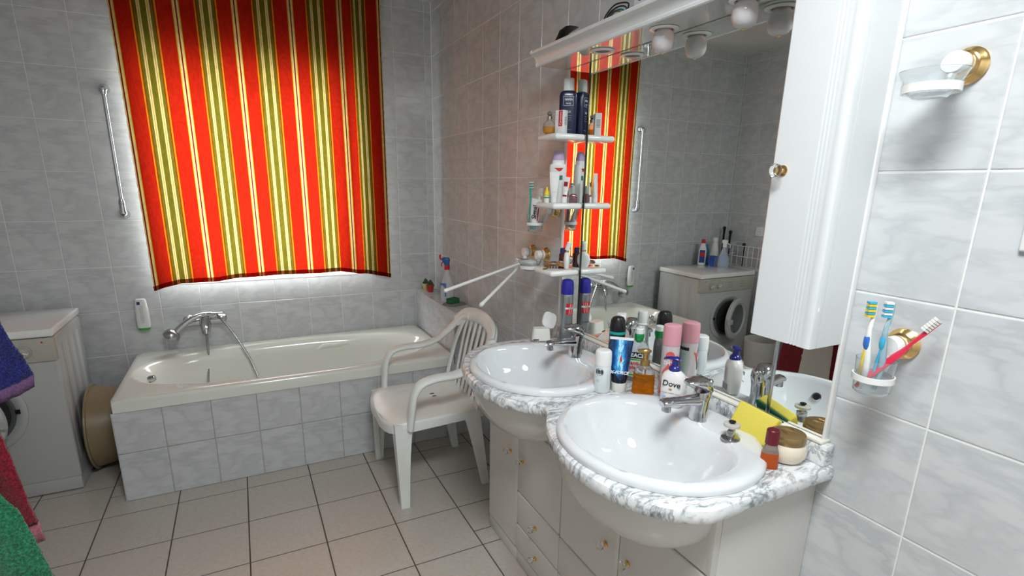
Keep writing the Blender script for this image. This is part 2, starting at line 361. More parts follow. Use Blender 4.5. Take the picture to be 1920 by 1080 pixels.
    me = bpy.data.meshes.new('curtain'); me.from_pydata(vs, [], fs)
    ul = me.uv_layers.new(name='UVMap')
    for lp in me.loops: ul.data[lp.index].uv = uvs[lp.vertex_index]
    me.polygons.foreach_set('use_smooth', [True]*len(me.polygons))
    t_ = thing('curtain', 'red, olive and gold striped curtain hanging over the window', 'curtain', (-1.0, -0.06, 0.87))
    o = link('cloth', me, t_, m); o.location = (1.0, 0.06, -0.87)
    b = B(); b.tube([(-0.72, 0, 1.683), (0.72, 0, 1.683)], 0.008, 12); b.obj('curtain_rod', M_WPLA, t_)
    for s_ in (-1, 1):
        b = B(); b.box((s_*0.70 - 0.008, 0.0, 1.675), (s_*0.70 + 0.008, 0.062, 1.695)); b.obj('rod_bracket', M_WPLA, t_, smooth=0)
curtain()

# ------------------------------------------------------------------ bathtub with tiled apron
def bathtub():
    t = thing('bathtub', 'built-in cream bathtub with grey marbled tile front under the window', 'bathtub', (-0.98, -0.39, 0))
    X0, X1, Y0, Y1, ZR = -1.808, -0.152, -0.778, -0.001, 0.51
    cx, cy, ax, ay = -0.985, -0.395, 0.765, 0.318
    off = (0.98, 0.39, 0)
    rings = []; seg = 160
    def rect(d, z):
        out = []
        for j in range(seg):
            a = 2*PI*j/seg; c, s_ = cos(a), sin(a)
            hx, hy = (X1 - X0)/2 - d, (Y1 - Y0)/2 - d; n = 70
            q = (abs(c)**n + abs(s_)**n)**(-1/n)
            out.append(((X0 + X1)/2 + hx*c*q, (Y0 + Y1)/2 + hy*s_*q, z))
        return out
    def el(fx_, fy_, z, n=2.2, sx=0, sy=0):
        out = []
        for j in range(seg):
            a = 2*PI*j/seg; c, s_ = cos(a), sin(a); q = (abs(c)**n + abs(s_)**n)**(-1/n)
            out.append((cx + sx + ax*fx_*c*q, cy + sy + ay*fy_*s_*q, z))
        return out
    rings += [rect(0.012, 0.448), rect(0, 0.448), rect(0, 0.49), rect(0.003, 0.503), rect(0.012, ZR), rect(0.03, ZR)]
    rings += [el(1.035, 1.09, ZR, 2.35), el(1.025, 1.05, ZR - 0.002, 2.3), el(1.015, 1.015, ZR - 0.012), el(0.985, 0.975, ZR - 0.035), el(0.965, 0.945, 0.44), el(0.93, 0.91, 0.33), el(0.88, 0.86, 0.22), el(0.80, 0.79, 0.14), el(0.66, 0.66, 0.105), el(0.30, 0.30, 0.10)]
    b = B(); b.loft([[(p[0] + off[0], p[1] + off[1], p[2]) for p in r] for r in rings], cap0=False); b.obj('tub_shell', M_ACR, t, 50)
    # moulded armrests inside
    for s_ in (-1, 1):
        b = B(); b.tube([(0.10, s_*0.315, 0.40), (0.18, s_*0.292, 0.452), (0.34, s_*0.288, 0.455), (0.5, s_*0.295, 0.40)], [0.008, 0.018, 0.018, 0.006], 12); b.obj('armrest', M_ACR, t)
    # apron
    b = B(); b.box((X0 + 0.98, -0.768 + 0.39, 0), (0.83, -0.745 + 0.39, 0.448)); b.box((X0 + 0.98, -0.768 + 0.39, 0), (X0 + 1.0, 0.38, 0.448))
    ap = b.obj('apron', M_GROUT2, t, smooth=0)
    def put(u0, u1, v0, v1, i):
        pass
    gl_ = [-1.6158 + TW*k for k in range(-1, 9)]
    tiles(ap, (lambda u, v: (u + 0.98, -0.773 + 0.39, v), (PI/2, 0, 0)), gl_, [-0.007, 0.243, 0.493], M_TILE, (X0, -0.001, 0, 0.448))
    tiles(ap, (lambda u, v: (X0 - 0.003 + 0.98, -u + 0.39, v), (PI/2, 0, -PI/2)), [0, 0.17, 0.371, 0.572, 0.773], [-0.007, 0.243, 0.493], M_TILE, (0.001, 0.772, 0, 0.448))
    # overflow knob + drain
    b = B(); b.lathe([(0.033, 0), (0.033, 0.012), (0.028, 0.018), (0.0, 0.019)], 20, axis='x'); k_ = b.obj('overflow_knob', M_CHROME, t); k_.location = (-0.735, 0.0, 0.415); k_.rotation_euler = (0, -0.15, 0)
    b = B(); b.lathe([(0.017, 0), (0.019, 0.010), (0.016, 0.030), (0.010, 0.034), (0, 0.035)], 18, axis='x'); k2 = b.obj('overflow_cover', M_CHROME, t); k2.location = (-0.728, 0.0, 0.462); k2.rotation_euler = (0, -0.3, 0)
    b = B(); b.lathe([(0.028, 0), (0.028, 0.004), (0.018, 0.006), (0, 0.006)], 20); b.obj('drain', M_CHROME, t, loc=(-0.2, 0, 0.099))
bathtub()
# tiled ledge at the end of the bath
b = B(); b.box((-0.1465, -0.7555, 0), (-0.004, -0.004, 0.752)); lg = structure(b.obj('trim_2', M_GROUT2, smooth=0))
tiles(lg, (lambda u, v: (-0.1505, -u, v), (PI/2, 0, -PI/2)), us, rows, M_TILE, (0.001, 0.759, 0.51, 0.757))
tiles(lg, (lambda u, v: (u, -0.7595, v), (PI/2, 0, 0)), [-0.15, 0.051], rows, M_TILE, (-0.1505, -0.001, 0, 0.757))
tiles(lg, (lambda u, v: (u, v, 0.757), (0, 0, 0)), [-0.17, 0.03], [-0.76 + TH*k for k in range(4)], M_TILE, (-0.1505, -0.001, -0.7595, -0.001))

# ------------------------------------------------------------------ bath mixer with hand shower
def mixer():
    t = thing('bath_mixer', 'chrome bath mixer on the window wall with shower hose and hand shower', 'tap', (-1.44, 0, 0.66))
    b = B(); b.tube([(-0.10, -0.06, 0.01), (0.09, -0.06, 0.015)], [0.023, 0.023], 18); b.lathe([(0.024, -0.112), (0.027, -0.10), (0.027, -0.03), (0.022, -0.02)], 18, c=(0, 0)) if False else None
    b.tube([(0.0, -0.05, 0.05), (0.0, -0.075, 0.0), (0.0, -0.10, -0.035), (0.0, -0.108, -0.055)], [0.029, 0.032, 0.025, 0.019], 16)
    b.obj('mixer_body', M_CHROME, t)
    for s_ in (-1, 1):
        b = B(); b.lathe([(0.034, 0), (0.034, -0.008), (0.024, -0.02), (0.017, -0.03), (0.017, -0.06)], 20, axis='y'); o = b.obj('wall_flange', M_CHROME, t); o.location = (s_*0.078 if s_ > 0 else -0.085, 0, 0.012)
    b = B(); b.tube([(0.0, -0.06, 0.055), (0.03, -0.075, 0.062), (0.10, -0.10, 0.066)], [0.015, 0.008, 0.006], 12, w=[0.026, 0.019, 0.014]); b.obj('lever', M_CHROME, t)
    # hand shower lying on its holder
    hp = cr([(0.06, -0.07, 0.055), (0.0, -0.095, 0.062), (-0.06, -0.105, 0.045), (-0.12, -0.115, 0.005), (-0.155, -0.12, -0.03)], 5)
    n = len(hp); b = B(); b.tube(hp, [0.0125 + 0.006*i/n for i in range(n)], 14)
    hs = b.obj('hand_shower', M_CHROME, t)
    b = B(); b.lathe([(0.016, 0.030), (0.030, 0.022), (0.043, 0.0), (0.044, -0.012), (0.036, -0.020), (0.0, -0.021)], 22); o = b.obj('shower_head', M_CHROME2, hs); o.location = (-0.168, -0.122, -0.035); o.rotation_euler = (0.25, 0.6, 0)
    def hose(pts):
        p = cr(pts, 14); b = B(); b.tube(p, [0.0075 if i % 2 else 0.0062 for i in range(len(p))], 8); b.obj('hose', M_CHROME2, t)
    hose([(0.0, -0.108, -0.055), (0.0, -0.115, -0.10), (-0.005, -0.13, -0.2), (-0.018, -0.17, -0.31), (-0.028, -0.20, -0.40), (0.02, -0.25, -0.50), (0.12, -0.28, -0.538), (0.22, -0.26, -0.50), (0.25, -0.22, -0.38), (0.22, -0.17, -0.24), (0.15, -0.13, -0.08), (0.09, -0.10, 0.02), (0.06, -0.07, 0.053)])
mixer()

# ------------------------------------------------------------------ grab rail and shampoo on the window wall
t = thing('grab_rail', 'tall chrome grab rail on the tiles left of the curtain', 'rail', (-1.75, 0, 1.3))
b = B(); b.tube([(0, -0.052, 0.0), (0, -0.052, 0.61)], 0.0095, 14); b.obj('rail_tube', M_CHROME, t)
for z in (-0.01, 0.615):
    b = B(); b.tube(cr([(0, 0, z), (0, -0.03, z), (0, -0.052, z + (0.012 if z < 0.3 else -0.012)), (0, -0.053, z + (0.05 if z < 0.3 else -0.03))], 4), [0.023]*4 + [0.019]*5 + [0.015]*4, 14); b.obj('rail_bracket', M_CHROME, t)
b = B(); b.lathe([(0.014, 0.03), (0.016, 0.05), (0.012, 0.07)], 14, c=(0, -0.052)); b.obj('clamp', M_CHROME2, t)

M_GREEN = mat('green_cap', (0.03, 0.42, 0.06), 0.35)
M_GREYPRINT = mat('grey_print', (0.30, 0.31, 0.35), 0.5)
M_NAVYPRINT = mat('navy_print', (0.03, 0.035, 0.14), 0.45)
t = thing('shampoo_bottle', 'white upside-down bottle with green cap hanging on the window wall', 'bottle', (-1.742, -0.045, 0.65), 0)
bottle('bottle_body', [(0.012, 0.028, 0.014, 3), (0.03, 0.033, 0.017, 3), (0.10, 0.032, 0.018, 3), (0.165, 0.027, 0.016, 3), (0.176, 0.024, 0.013, 3), (0.179, 0.018, 0.008, 3)], M_WPLA, t)
bottle('cap', [(0.0, 0.024, 0.012, 3), (0.002, 0.027, 0.014, 3), (0.014, 0.029, 0.0155, 3)], M_GREEN, t)
for i in range(9): text('print', '|||:|||:||'[:6 + i % 4], 0.009, M_GREYPRINT, t, (0.0, -0.0182, 0.05 + 0.011*i))
b = B(); b.box((-0.017, -0.0175, 0.148), (-0.002, -0.0165, 0.165)); b.obj('blue_logo_block', M_NAVYPRINT, t)
b = B(); b.lathe([(0.016, 0.045), (0.016, 0.036), (0.010, 0.03), (0.008, 0.012)], 14, axis='y'); b.obj('wall_hook', M_BRASS, t, loc=(0, 0, 0.06))

# ------------------------------------------------------------------ washing machine
def washer():
    X0, X1, Y0, Y1 = -2.612, -2.012, -0.56, -0.095
    t = thing('washing_machine', 'white front-loading washing machine with its round door ajar', 'appliance', (-2.312, -0.56, 0))
    def L(x, y, z): return (x + 2.312, y + 0.56, z)
    ro('cabinet', L(X0, Y0 + 0.004, 0.07), L(X1, Y1, 0.775), M_WM, t, 0.010, 3)
    ro('plinth', L(X0 + 0.004, Y0 + 0.008, 0.006), L(X1 - 0.004, Y1, 0.105), M_WM, t, 0.004)
    ro('worktop', L(X0 - 0.002, Y0 - 0.002, 0.778), L(X1 + 0.002, Y1 + 0.01, 0.814), M_WGLOSS, t, 0.008, 3)
    ro('control_panel', L(X0, Y0 - 0.006, 0.665), L(X1 + 0.001, Y0 + 0.03, 0.775), M_WMP, t, 0.005)
    for k in range(4): ro('pressed_panel', L(X1 - 0.001, Y0 + 0.045 + 0.10*k, 0.15), L(X1 + 0.0008, Y0 + 0.115 + 0.10*k, 0.72), M_WM, t, 0.004)
    for cx_, r in ((-2.121, 0.024), (-2.20, 0.020)):
        b = B(); b.lathe([(r + 0.004, -0.0), (r + 0.004, -0.003), (r, -0.004), (r - 0.002, -0.016), (0, -0.017)], 22, axis='y'); d = b.obj('dial', M_WMP, t); d.location = L(cx_, Y0 - 0.006, 0.717)
        b = B(); b.box((-r*0.8, -0.020, -0.0025), (r*0.8, -0.016, 0.0025)); b.obj('pointer', M_WGLOSS, d, smooth=0); d.rotation_euler = (0, 0.3, 0)
        b = B(); b.lathe([(r + 0.0065, -0.0), (r + 0.0065, -0.001), (r + 0.0055, -0.001)], 30, axis='y'); b.obj('dial_ring', M_GREYPRINT, t, loc=L(cx_, Y0 - 0.006, 0.717))
        for q in range(7):
            a = -2.3 + 4.6*q/6; text('scale_mark', '.oox'[q % 4], 0.011, M_GREYPRINT, t, L(cx_ + (r + 0.018)*sin(a), Y0 - 0.0063, 0.717 + (r + 0.014)*cos(a)))
    for x_ in (-2.33, -2.47):
        for z_ in (0.735, 0.715, 0.695):
            b = B(); b.box(L(x_ - 0.03, Y0 - 0.0068, z_), L(x_ + 0.03, Y0 - 0.0058, z_ + 0.006)); b.obj('printed_bar', M_GREYPRINT, t, smooth=0)
    text('print', 'c  o', 0.016, M_GREYPRINT, t, L(-2.12, Y0 - 0.0063, 0.757))
    b = B(); b.lathe([(0.004, 0), (0.004, -0.002), (0, -0.002)], 10, axis='y'); b.obj('red_light', mat('red_dot', (0.5, 0.02, 0.03), 0.4), t, loc=L(-2.052, Y0 - 0.006, 0.757))
    # door well, drum and door
    C = L(-2.345, Y0, 0.447)
    b = B(); b.lathe([(0.192, 0.006), (0.192, -0.004), (0.180, -0.010), (0.165, -0.008), (0.148, 0.0)], 48, axis='y', cap0=False, cap1=False); b.obj('door_surround', M_WM, t, loc=C)
    b = B(); b.lathe([(0.150, 0.002), (0.150, -0.006), (0.142, -0.0065)], 48, axis='y'); b.obj('drum_opening', M_DARK, t, loc=C)
    b = B(); b.lathe([(0.152, -0.0045), (0.146, -0.014), (0.135, -0.012), (0.130, -0.0045)], 48, axis='y', cap0=False, cap1=False); b.obj('rubber_seal', mat('grey_rubber', (0.10, 0.105, 0.11), 0.55), t, loc=C)
    d = bpy.data.objects.new('door_pivot', None)
    b = B(); b.lathe([(0.158, -0.0), (0.170, -0.006), (0.172, -0.022), (0.160, -0.034), (0.135, -0.036), (0.118, -0.026), (0.116, -0.004)], 48, axis='y', cap0=False, cap1=False)
    dr = b.obj('door', M_WM, t)
    b = B(); b.lathe([(0.117, -0.026), (0.10, -0.014), (0.06, 0.0), (0, 0.004)], 40, axis='y', cap0=False); b.obj('door_glass', mat('smoked_door_glass', (0.10, 0.11, 0.11), 0.05, coat=1.0), dr)
    b = B(); b.box((0.130, -0.052, -0.018), (0.188, -0.034, 0.018)); b.obj('door_handle', M_WM, dr, smooth=0)
    th = -math.radians(17)
    hx = -0.172; p = Vector((-hx, 0, 0)); rotm = Matrix.Rotation(th, 3, 'Z'); q = rotm @ p
    dr.location = (C[0] + hx + q.x, C[1] - 0.012 + q.y, C[2]); dr.rotation_euler = (0, 0, th)
    b = B(); b.box((0.150, -0.0125, -0.010), (0.168, -0.0095, 0.010)); b.obj('door_latch', M_BLACK, t, smooth=0, loc=C)
    b = B(); b.box((-0.190, -0.03, -0.03), (-0.168, -0.004, 0.03)); b.obj('door_hinge', M_CHROME2, t, smooth=0, loc=C)
washer()
# things on the washing machine (seen in the mirror)
def on_washer(x, y): return (x, y, 0.814)
M_RED = mat('red_cap', (0.60, 0.015, 0.012), 0.35); M_BLUEC = mat('blue_cup', (0.03, 0.09, 0.42), 0.3, trans=0.25)
t = thing('bleach_bottle', 'white cleaner bottle with red cap on the washing machine', 'bottle', on_washer(-2.45, -0.13), -2.32)
bottle('bottle_body', [(0, 0.030, 0.020, 3), (0.01, 0.033, 0.022, 3), (0.13, 0.032, 0.022, 3), (0.175, 0.020, 0.016, 2.3), (0.19, 0.016, 0.015)], M_WPLA, t)
bottle('cap', [(0.19, 0.018, 0.018), (0.222, 0.015, 0.015), (0.224, 0.012, 0.012)], M_RED, t)
b = B(); b.box((-0.022, 0.0215, 0.02), (0.022, 0.0228, 0.13)); b.obj('blue_label', mat('dark_blue_label', (0.02, 0.05, 0.28), 0.4), t)
b = B(); b.box((-0.016, 0.0226, 0.075), (0.018, 0.0234, 0.11)); b.obj('red_flash', M_RED, t)
t = thing('plastic_tub', 'blue plastic measuring cup beside the red-capped cleaner bottle', 'cup', on_washer(-2.485, -0.215), 0)
b = B(); b.lathe([(0.028, 0), (0.036, 0.085), (0.038, 0.085), (0.0345, 0.08), (0.026, 0.004), (0, 0.004)], 24); b.obj('cup', M_BLUEC, t)
b = B(); b.tube(cr([(0.034, 0, 0.070), (0.053, 0, 0.060), (0.053, 0, 0.030), (0.029, 0, 0.020)], 4), 0.003, 8); b.obj('handle', M_BLUEC, t)
t = thing('blue_bottle', 'small teal-labelled bottle behind the red-capped cleaner', 'bottle', on_washer(-2.510, -0.115), 0)
bottle('bottle_body', [(0, 0.022, 0.022), (0.12, 0.022, 0.022), (0.15, 0.014, 0.014)], mat('teal_plastic', (0.02, 0.14, 0.20), 0.35), t)
bottle('cap', [(0.15, 0.014, 0.014), (0.175, 0.013, 0.013)], mat('blue_cap', (0.04, 0.18, 0.4), 0.35), t)
M_PALE = mat('pale_liquid', (0.55, 0.60, 0.68), 0.25, trans=0.3)
t = thing('detergent_bottle', 'pale conical bottle with white cap at the back of the washing machine', 'bottle', on_washer(-2.570, -0.150), -2.32)
bottle('bottle_body', [(0, 0.045, 0.030, 2.6), (0.02, 0.047, 0.032, 2.6), (0.10, 0.040, 0.028), (0.185, 0.024, 0.022), (0.195, 0.018, 0.018)], M_WPLA, t)
bottle('cap', [(0.195, 0.022, 0.022), (0.235, 0.022, 0.022), (0.237, 0.018, 0.018)], M_WPLA, t)
t = thing('spray_bottle', 'clear spray bottle with pale blue label on the washing machine', 'bottle', on_washer(-2.555, -0.27), -2.32)
bottle('bottle_body', [(0, 0.045, 0.026, 2.6), (0.015, 0.050, 0.028, 2.6), (0.07, 0.048, 0.026), (0.12, 0.025, 0.018), (0.165, 0.014, 0.014)], M_PALE, t)
bottle('trigger_head', [(0.165, 0.017, 0.015), (0.195, 0.017, 0.015), (0.20, 0.024, 0.013), (0.225, 0.024, 0.013), (0.227, 0.018, 0.01)], M_WPLA, t)
b = B(); b.tube(cr([(0.02, 0, 0.20), (0.042, 0, 0.185), (0.040, 0, 0.16)], 4), 0.004, 8); b.obj('trigger', M_WPLA, t)
patch('label', 0.042, PI - 0.7, PI + 0.7, 0.02, 0.10, mat('pale_blue_label', (0.35, 0.42, 0.62), 0.4), t, 0.024, 0.006)
# wire rack and socket on the left wall
t = thing('wire_rack', 'white wire rack on the left wall behind the washing machine', 'rack', (XL, -0.33, 0.80))
b = B()
for z in (0.0, 0.10, 0.19):
    b.tube([(0.004, -0.22, z), (0.16, -0.22, z), (0.16, 0.20, z), (0.004, 0.20, z)], 0.003, 6)
b.obj('rim_wires', M_WPLA, t)
for k in range(9):
    b = B(); b.tube([(0.16, -0.22 + 0.0525*k, 0.19), (0.16, -0.22 + 0.0525*k, 0.0), (0.005, -0.22 + 0.0525*k, 0.0)], 0.0022, 6); b.obj('wire', M_WPLA, t)
for k, (y_, h_) in enumerate(((-0.05, 0.30), (-0.12, 0.27), (-0.28, 0.17))):
    t = thing('brush', ('long black brush standing in the wire rack', 'shorter black brush beside the long one in the wire rack', 'low black comb hooked on the wire rack')[k], 'brush', (XL + 0.08, y_, 0.805), 0, rot=(0.10, 0.12, 0))
    b = B(); b.tube([(0, 0, 0), (0, 0, h_*0.6), (0.0, 0.0, h_)], [0.009, 0.009, 0.011], 10); b.obj('handle', M_BLACK, t)
    b = B(); b.lathe([(0.010, h_), (0.016, h_ + 0.02), (0.013, h_ + 0.035), (0, h_ + 0.04)], 12); b.obj('brush_head', M_BLACK, t)
t = thing('power_socket', 'white round power socket on the left wall above the wire rack', 'socket', (XL, -0.36, 1.11))
ro('plate', (0.0, -0.04, -0.04), (0.012, 0.04, 0.04), M_WPLA, t, 0.004)
b = B(); b.lathe([(0.026, 0.010), (0.026, 0.013), (0.022, 0.013), (0.020, 0.004), (0, 0.004)], 24, axis='x'); b.obj('socket_well', M_WPLA, t)
for s_ in (-1, 1):
    b = B(); b.lathe([(0.003, 0.004), (0.003, 0.0125)], 8, axis='x', c=(s_*0.01, 0)); b.obj('pin_hole', M_BLACK, t)

# ------------------------------------------------------------------ beige basin wedged between washer and bath
M_BEIGE = mat('beige_plastic', (0.25, 0.185, 0.105), 0.38)
t = thing('wash_basin', 'beige round plastic washing-up basin on its side between washer and bath', 'basin', (-1.985, -0.31, 0.0))
b = B(); b.lathe([(0.218, 0.0), (0.222, 0.004), (0.220, 0.010), (0.210, 0.012), (0.202, 0.06), (0.192, 0.13), (0.182, 0.162), (0.0, 0.164), (0.0, 0.160), (0.178, 0.158), (0.198, 0.06), (0.206, 0.008), (0.212, 0.0)], 56, axis='x', cap0=False, cap1=False)
b.obj('basin_shell', M_BEIGE, t, loc=(0, 0, 0.222))
for z_ in (0.02, 0.38): 
    b = B(); b.box((0.0, -0.03, z_), (0.006, 0.03, z_ + 0.018)); b.obj('grip', M_BEIGE, t)

# ------------------------------------------------------------------ plastic chair (faces -x)
def chair():
    t = thing('plastic_chair', 'off-white moulded plastic armchair between bath and vanity', 'chair', (-0.43, -1.11, 0))
    # local: +x = towards back of the chair
    def seat_w(x):
        w = 0.248 - 0.035*max(0, min(1, (x + 0.25)/0.45))
        if x < -0.14: w *= max(0.0, 1 - ((-0.14 - x)/0.124)**3.2)**(1/3.2)
        return w
    n = 16; xs_ = [-0.2638, -0.262, -0.256, -0.246, -0.23, -0.20, -0.16, -0.10, -0.02, 0.06, 0.13, 0.18, 0.205]
    def zt(x, s_):
        dip = -0.016*math.exp(-((x - 0.05)/0.16)**2)*(1 - s_*s_); fr = -0.022*max(0, (-0.19 - x)/0.075)**2
        return 0.425 + dip + fr - 0.008*abs(s_)**6
    top = []
    for x in xs_:
        w = seat_w(x); top.append([(x, w*s_, zt(x, s_)) for s_ in [-1 + 2*j/n for j in range(n + 1)]])
    b = B(); b.loft(top, closed=False); b.loft([[(p[0], p[1], p[2] - 0.005) for p in r_] for r_ in top], closed=False)
    edge = [Vector(r_[0]) for r_ in top] + [Vector(p) for p in top[-1][1:]] + [Vector(r_[-1]) for r_ in reversed(top[:-1])] + [Vector(p) for p in reversed(top[0][1:-1])]
    ne = len(edge); cen = Vector((-0.02, 0, 0.42)); nrm = []
    for i in range(ne):
        d = edge[(i + 1) % ne] - edge[i - 1]; q = Vector((d.y, -d.x, 0)); q = q.normalized() if q.length > 1e-6 else (edge[i] - cen).normalized()
        if q.dot(edge[i] - cen) < 0: q = -q
        q.z = 0; nrm.append(q)
    def out(d, dz): return [tuple(p + q*d + Vector((0, 0, dz))) for p, q in zip(edge, nrm)]
    b.loft([out(0, 0), out(0.004, -0.003), out(0.007, -0.012), out(0.007, -0.048), out(0.002, -0.048), out(0.001, -0.012)], False, False)
    b.obj('seat', M_CHAIR, t, 60)
    for sx_ in (0, 1):      # drain slots
        b = B(); b.box((0.03, 0.02 + 0.035*sx_, 0.4115), (0.05, 0.028 + 0.035*sx_, 0.4125)); b.obj('seat_slot', M_DARK, t, smooth=0)
    # legs: channel shaped, taper to the foot
    for name, p0, p1, w0, w1 in (('leg', (-0.215, -0.222, 0.41), (-0.205, -0.250, 0.0), 0.095, 0.040), ('leg', (-0.215, 0.222, 0.41), (-0.205, 0.25, 0.0), 0.095, 0.040),
                                 ('leg', (0.165, -0.205, 0.41), (0.215, -0.215, 0.0), 0.095, 0.036), ('leg', (0.165, 0.205, 0.41), (0.215, 0.200, 0.0), 0.095, 0.036)):
        sy = 1 if p0[1] > 0 else -1; sx2 = 1 if p0[0] > 0 else -1; rings = []
        for i in range(9):
            f = i/8; ff = f**0.55
            cx_ = p0[0] + (p1[0] - p0[0])*f; cy_ = p0[1] + (p1[1] - p0[1])*f; z = p0[2]*(1 - f); w = w0 + (w1 - w0)*ff; th = 0.016 + 0.008*f
            # L section: corner outwards
            L_ = [(0, 0), (-w, 0), (-w, -th), (-th, -th), (-th, -w*0.75), (0, -w*0.75)]
            rings.append([(cx_ + sx2*(0.022 + q[0]), cy_ + sy*(0.020 + q[1]), z) for q in L_])
        b = B(); b.loft(rings); b.obj(name, M_CHAIR, t, 30)
    # arm loops flowing into the back rim
    for sy in (-1, 1):
        pts = cr([(-0.168, sy*0.243, 0.385), (-0.155, sy*0.253, 0.50), (-0.145, sy*0.258, 0.555), (-0.115, sy*0.262, 0.600), (-0.05, sy*0.262, 0.618), (0.05, sy*0.258, 0.620), (0.13, sy*0.252, 0.642), (0.20, sy*0.243, 0.69), (0.245, sy*0.225, 0.74), (0.272, sy*0.18, 0.783), (0.283, sy*0.11, 0.801)], 5)
        n_ = len(pts); ws = [0.028 + 0.006*sin(PI*i/n_) for i in range(n_)]
        b = B(); b.tube(pts, [0.0165]*n_, 12, up=(-1, 0, 0.05), w=ws); b.obj('armrest', M_CHAIR, t, 60)
    pts = cr([(0.245, -0.225, 0.745), (0.272, -0.18, 0.785), (0.285, -0.09, 0.806), (0.288, 0, 0.812), (0.285, 0.09, 0.806), (0.272, 0.18, 0.785), (0.245, 0.225, 0.745)], 6)
    b = B(); b.tube(pts, [0.015]*len(pts), 12, up=(-1, 0, 0.1), w=[0.036]*len(pts)); 
    b.obj('top_rail', M_CHAIR, t, 60)
    # side stiles and slats
    for sy in (-1, 1):
        pts = cr([(0.17, sy*0.205, 0.40), (0.20, sy*0.212, 0.52), (0.235, sy*0.20, 0.66), (0.272, sy*0.165, 0.775)], 5)
        b = B(); b.tube(pts, [0.007]*len(pts), 10, up=(-1, 0, 0), w=[0.022]*len(pts)); b.obj('back_stile', M_CHAIR, t)
    for k in range(6):
        y0 = -0.13 + 0.052*k; y1 = y0*1.10
        pts = cr([(0.19, y0*0.9, 0.42), (0.215, y0, 0.53), (0.25, y1, 0.67), (0.282, y1, 0.79)], 4)
        b = B(); b.tube(pts, [0.004]*len(pts), 8, up=(-1, 0, 0), w=[0.016]*len(pts)); b.obj('slat', M_CHAIR, t)
    return t
chair()

# ------------------------------------------------------------------ vanity: cabinets, worktop, bowls
FX = -0.338
def knob(parent, loc, s=1.0, axis=(0, -PI/2, 0)):
    b = B(); b.lathe([(0.010*s, 0), (0.010*s, 0.002*s), (0.005*s, 0.004*s), (0.004*s, 0.010*s), (0.007*s, 0.013*s)], 14); k_ = b.obj('knob', M_BRASS, parent, loc=loc); k_.rotation_euler = axis
    b = B(); b.lathe([(0.006*s, 0.012*s), (0.012*s, 0.018*s), (0.013*s, 0.024*s), (0.008*s, 0.030*s), (0, 0.031*s)], 10); k2 = b.obj('crystal_knob' if False else 'knob_glass', M_GLASS, parent, smooth=12, loc=loc); k2.rotation_euler = axis
def notched(kind, y0, y1, z0, cy_, t):
    n = 40; A = []
    for i in range(n + 1):
        y = y0 + (y1 - y0)*i/n; top = 0.7995
        for yc in (-2.572, -1.990):
            q = (y - yc)/0.252
            if abs(q) < 0.96: top = min(top, 0.801 - 0.006 - 0.180*max(0, 1 - q*q)**0.375 + 0.010)
        e = 0.004 if i in (0, n) else 0.0
        A.append([(FX + 0.192, y - cy_, z0), (FX + 0.17 + 0.004, y - cy_, z0), (FX + 0.17 + e, y - cy_, z0 + 0.004), (FX + 0.17 + e, y - cy_, max(top, z0 + 0.008)), (FX + 0.192, y - cy_, max(top, z0 + 0.008))])
    b = B(); b.loft(A); return b.obj(kind, M_LAM2, t, 30)
def vanity_unit(y0, y1, fronts, label):
    t = thing('vanity_cabinet', label, 'cabinet', (-0.17, (y0 + y1)/2, 0)); cy_ = (y0 + y1)/2
    near, far = y0 < -2.8, y1 > -1.7
    b = B(); b.box((FX + 0.022 + 0.17, y0 - cy_ + (0.0165 if near else 0.0005), 0.061), (0.16, y1 - cy_ - (0.0165 if far else 0.0005), 0.690)); b.obj('carcass', M_LAM2, t, smooth=0)
    if near: ro('side_panel', (FX + 0.0225 + 0.17, y0 - cy_ + 0.0003, 0.0), (0.168, y0 - cy_ + 0.016, 0.8005), M_LAM2, t, 0.0005)
    if far: ro('side_panel', (FX + 0.0225 + 0.17, y1 - cy_ - 0.016, 0.0), (0.168, y1 - cy_ - 0.0003, 0.8005), M_LAM2, t, 0.0005)
    ro('plinth', (FX + 0.004 + 0.17, y0 - cy_ + 0.0003, 0.0), (FX + 0.022 + 0.17, y1 - cy_ - 0.0003, 0.060), M_LAM2, t, 0.002)
    for z0, z1, kn, kind in fronts:
        if z1 < 0.79: f = ro(kind, (FX + 0.17, y0 - cy_ + 0.0015, z0 + 0.002), (FX + 0.022 + 0.17, y1 - cy_ - 0.0015, z1 - 0.002), M_LAM2, t, 0.006, 3)
        else: f = notched(kind, y0 + 0.0015, y1 - 0.0015, z0 + 0.002, cy_, t)
        if kn: knob(f, (FX + 0.17, kn[0] - cy_, kn[1]))
vanity_unit(-1.915, -1.655, [(0.062, 0.80, (-1.858, 0.466), 'door')], 'white vanity cabinet nearest the bath with one tall door')
vanity_unit(-2.22, -1.915, [(0.322, 0.622, (-1.957, 0.468), 'door'), (0.622, 0.80, None, 'fascia'), (0.180, 0.322, (-2.066, 0.250), 'drawer'), (0.062, 0.180, (-2.072, 0.124), 'drawer')], 'white vanity cabinet with small door over two drawers, second from the bath')
vanity_unit(-2.525, -2.22, [(0.322, 0.80, (-2.470, 0.465), 'door'), (0.180, 0.322, (-2.37, 0.250), 'drawer'), (0.062, 0.180, (-2.37, 0.124), 'drawer')], 'white vanity cabinet with low drawers, second from the near end')
vanity_unit(-2.832, -2.525, [(0.062, 0.622, (-2.568, 0.470), 'door'), (0.622, 0.80, None, 'fascia')], 'white vanity cabinet at the near end with plain side panel and slanting fascia')
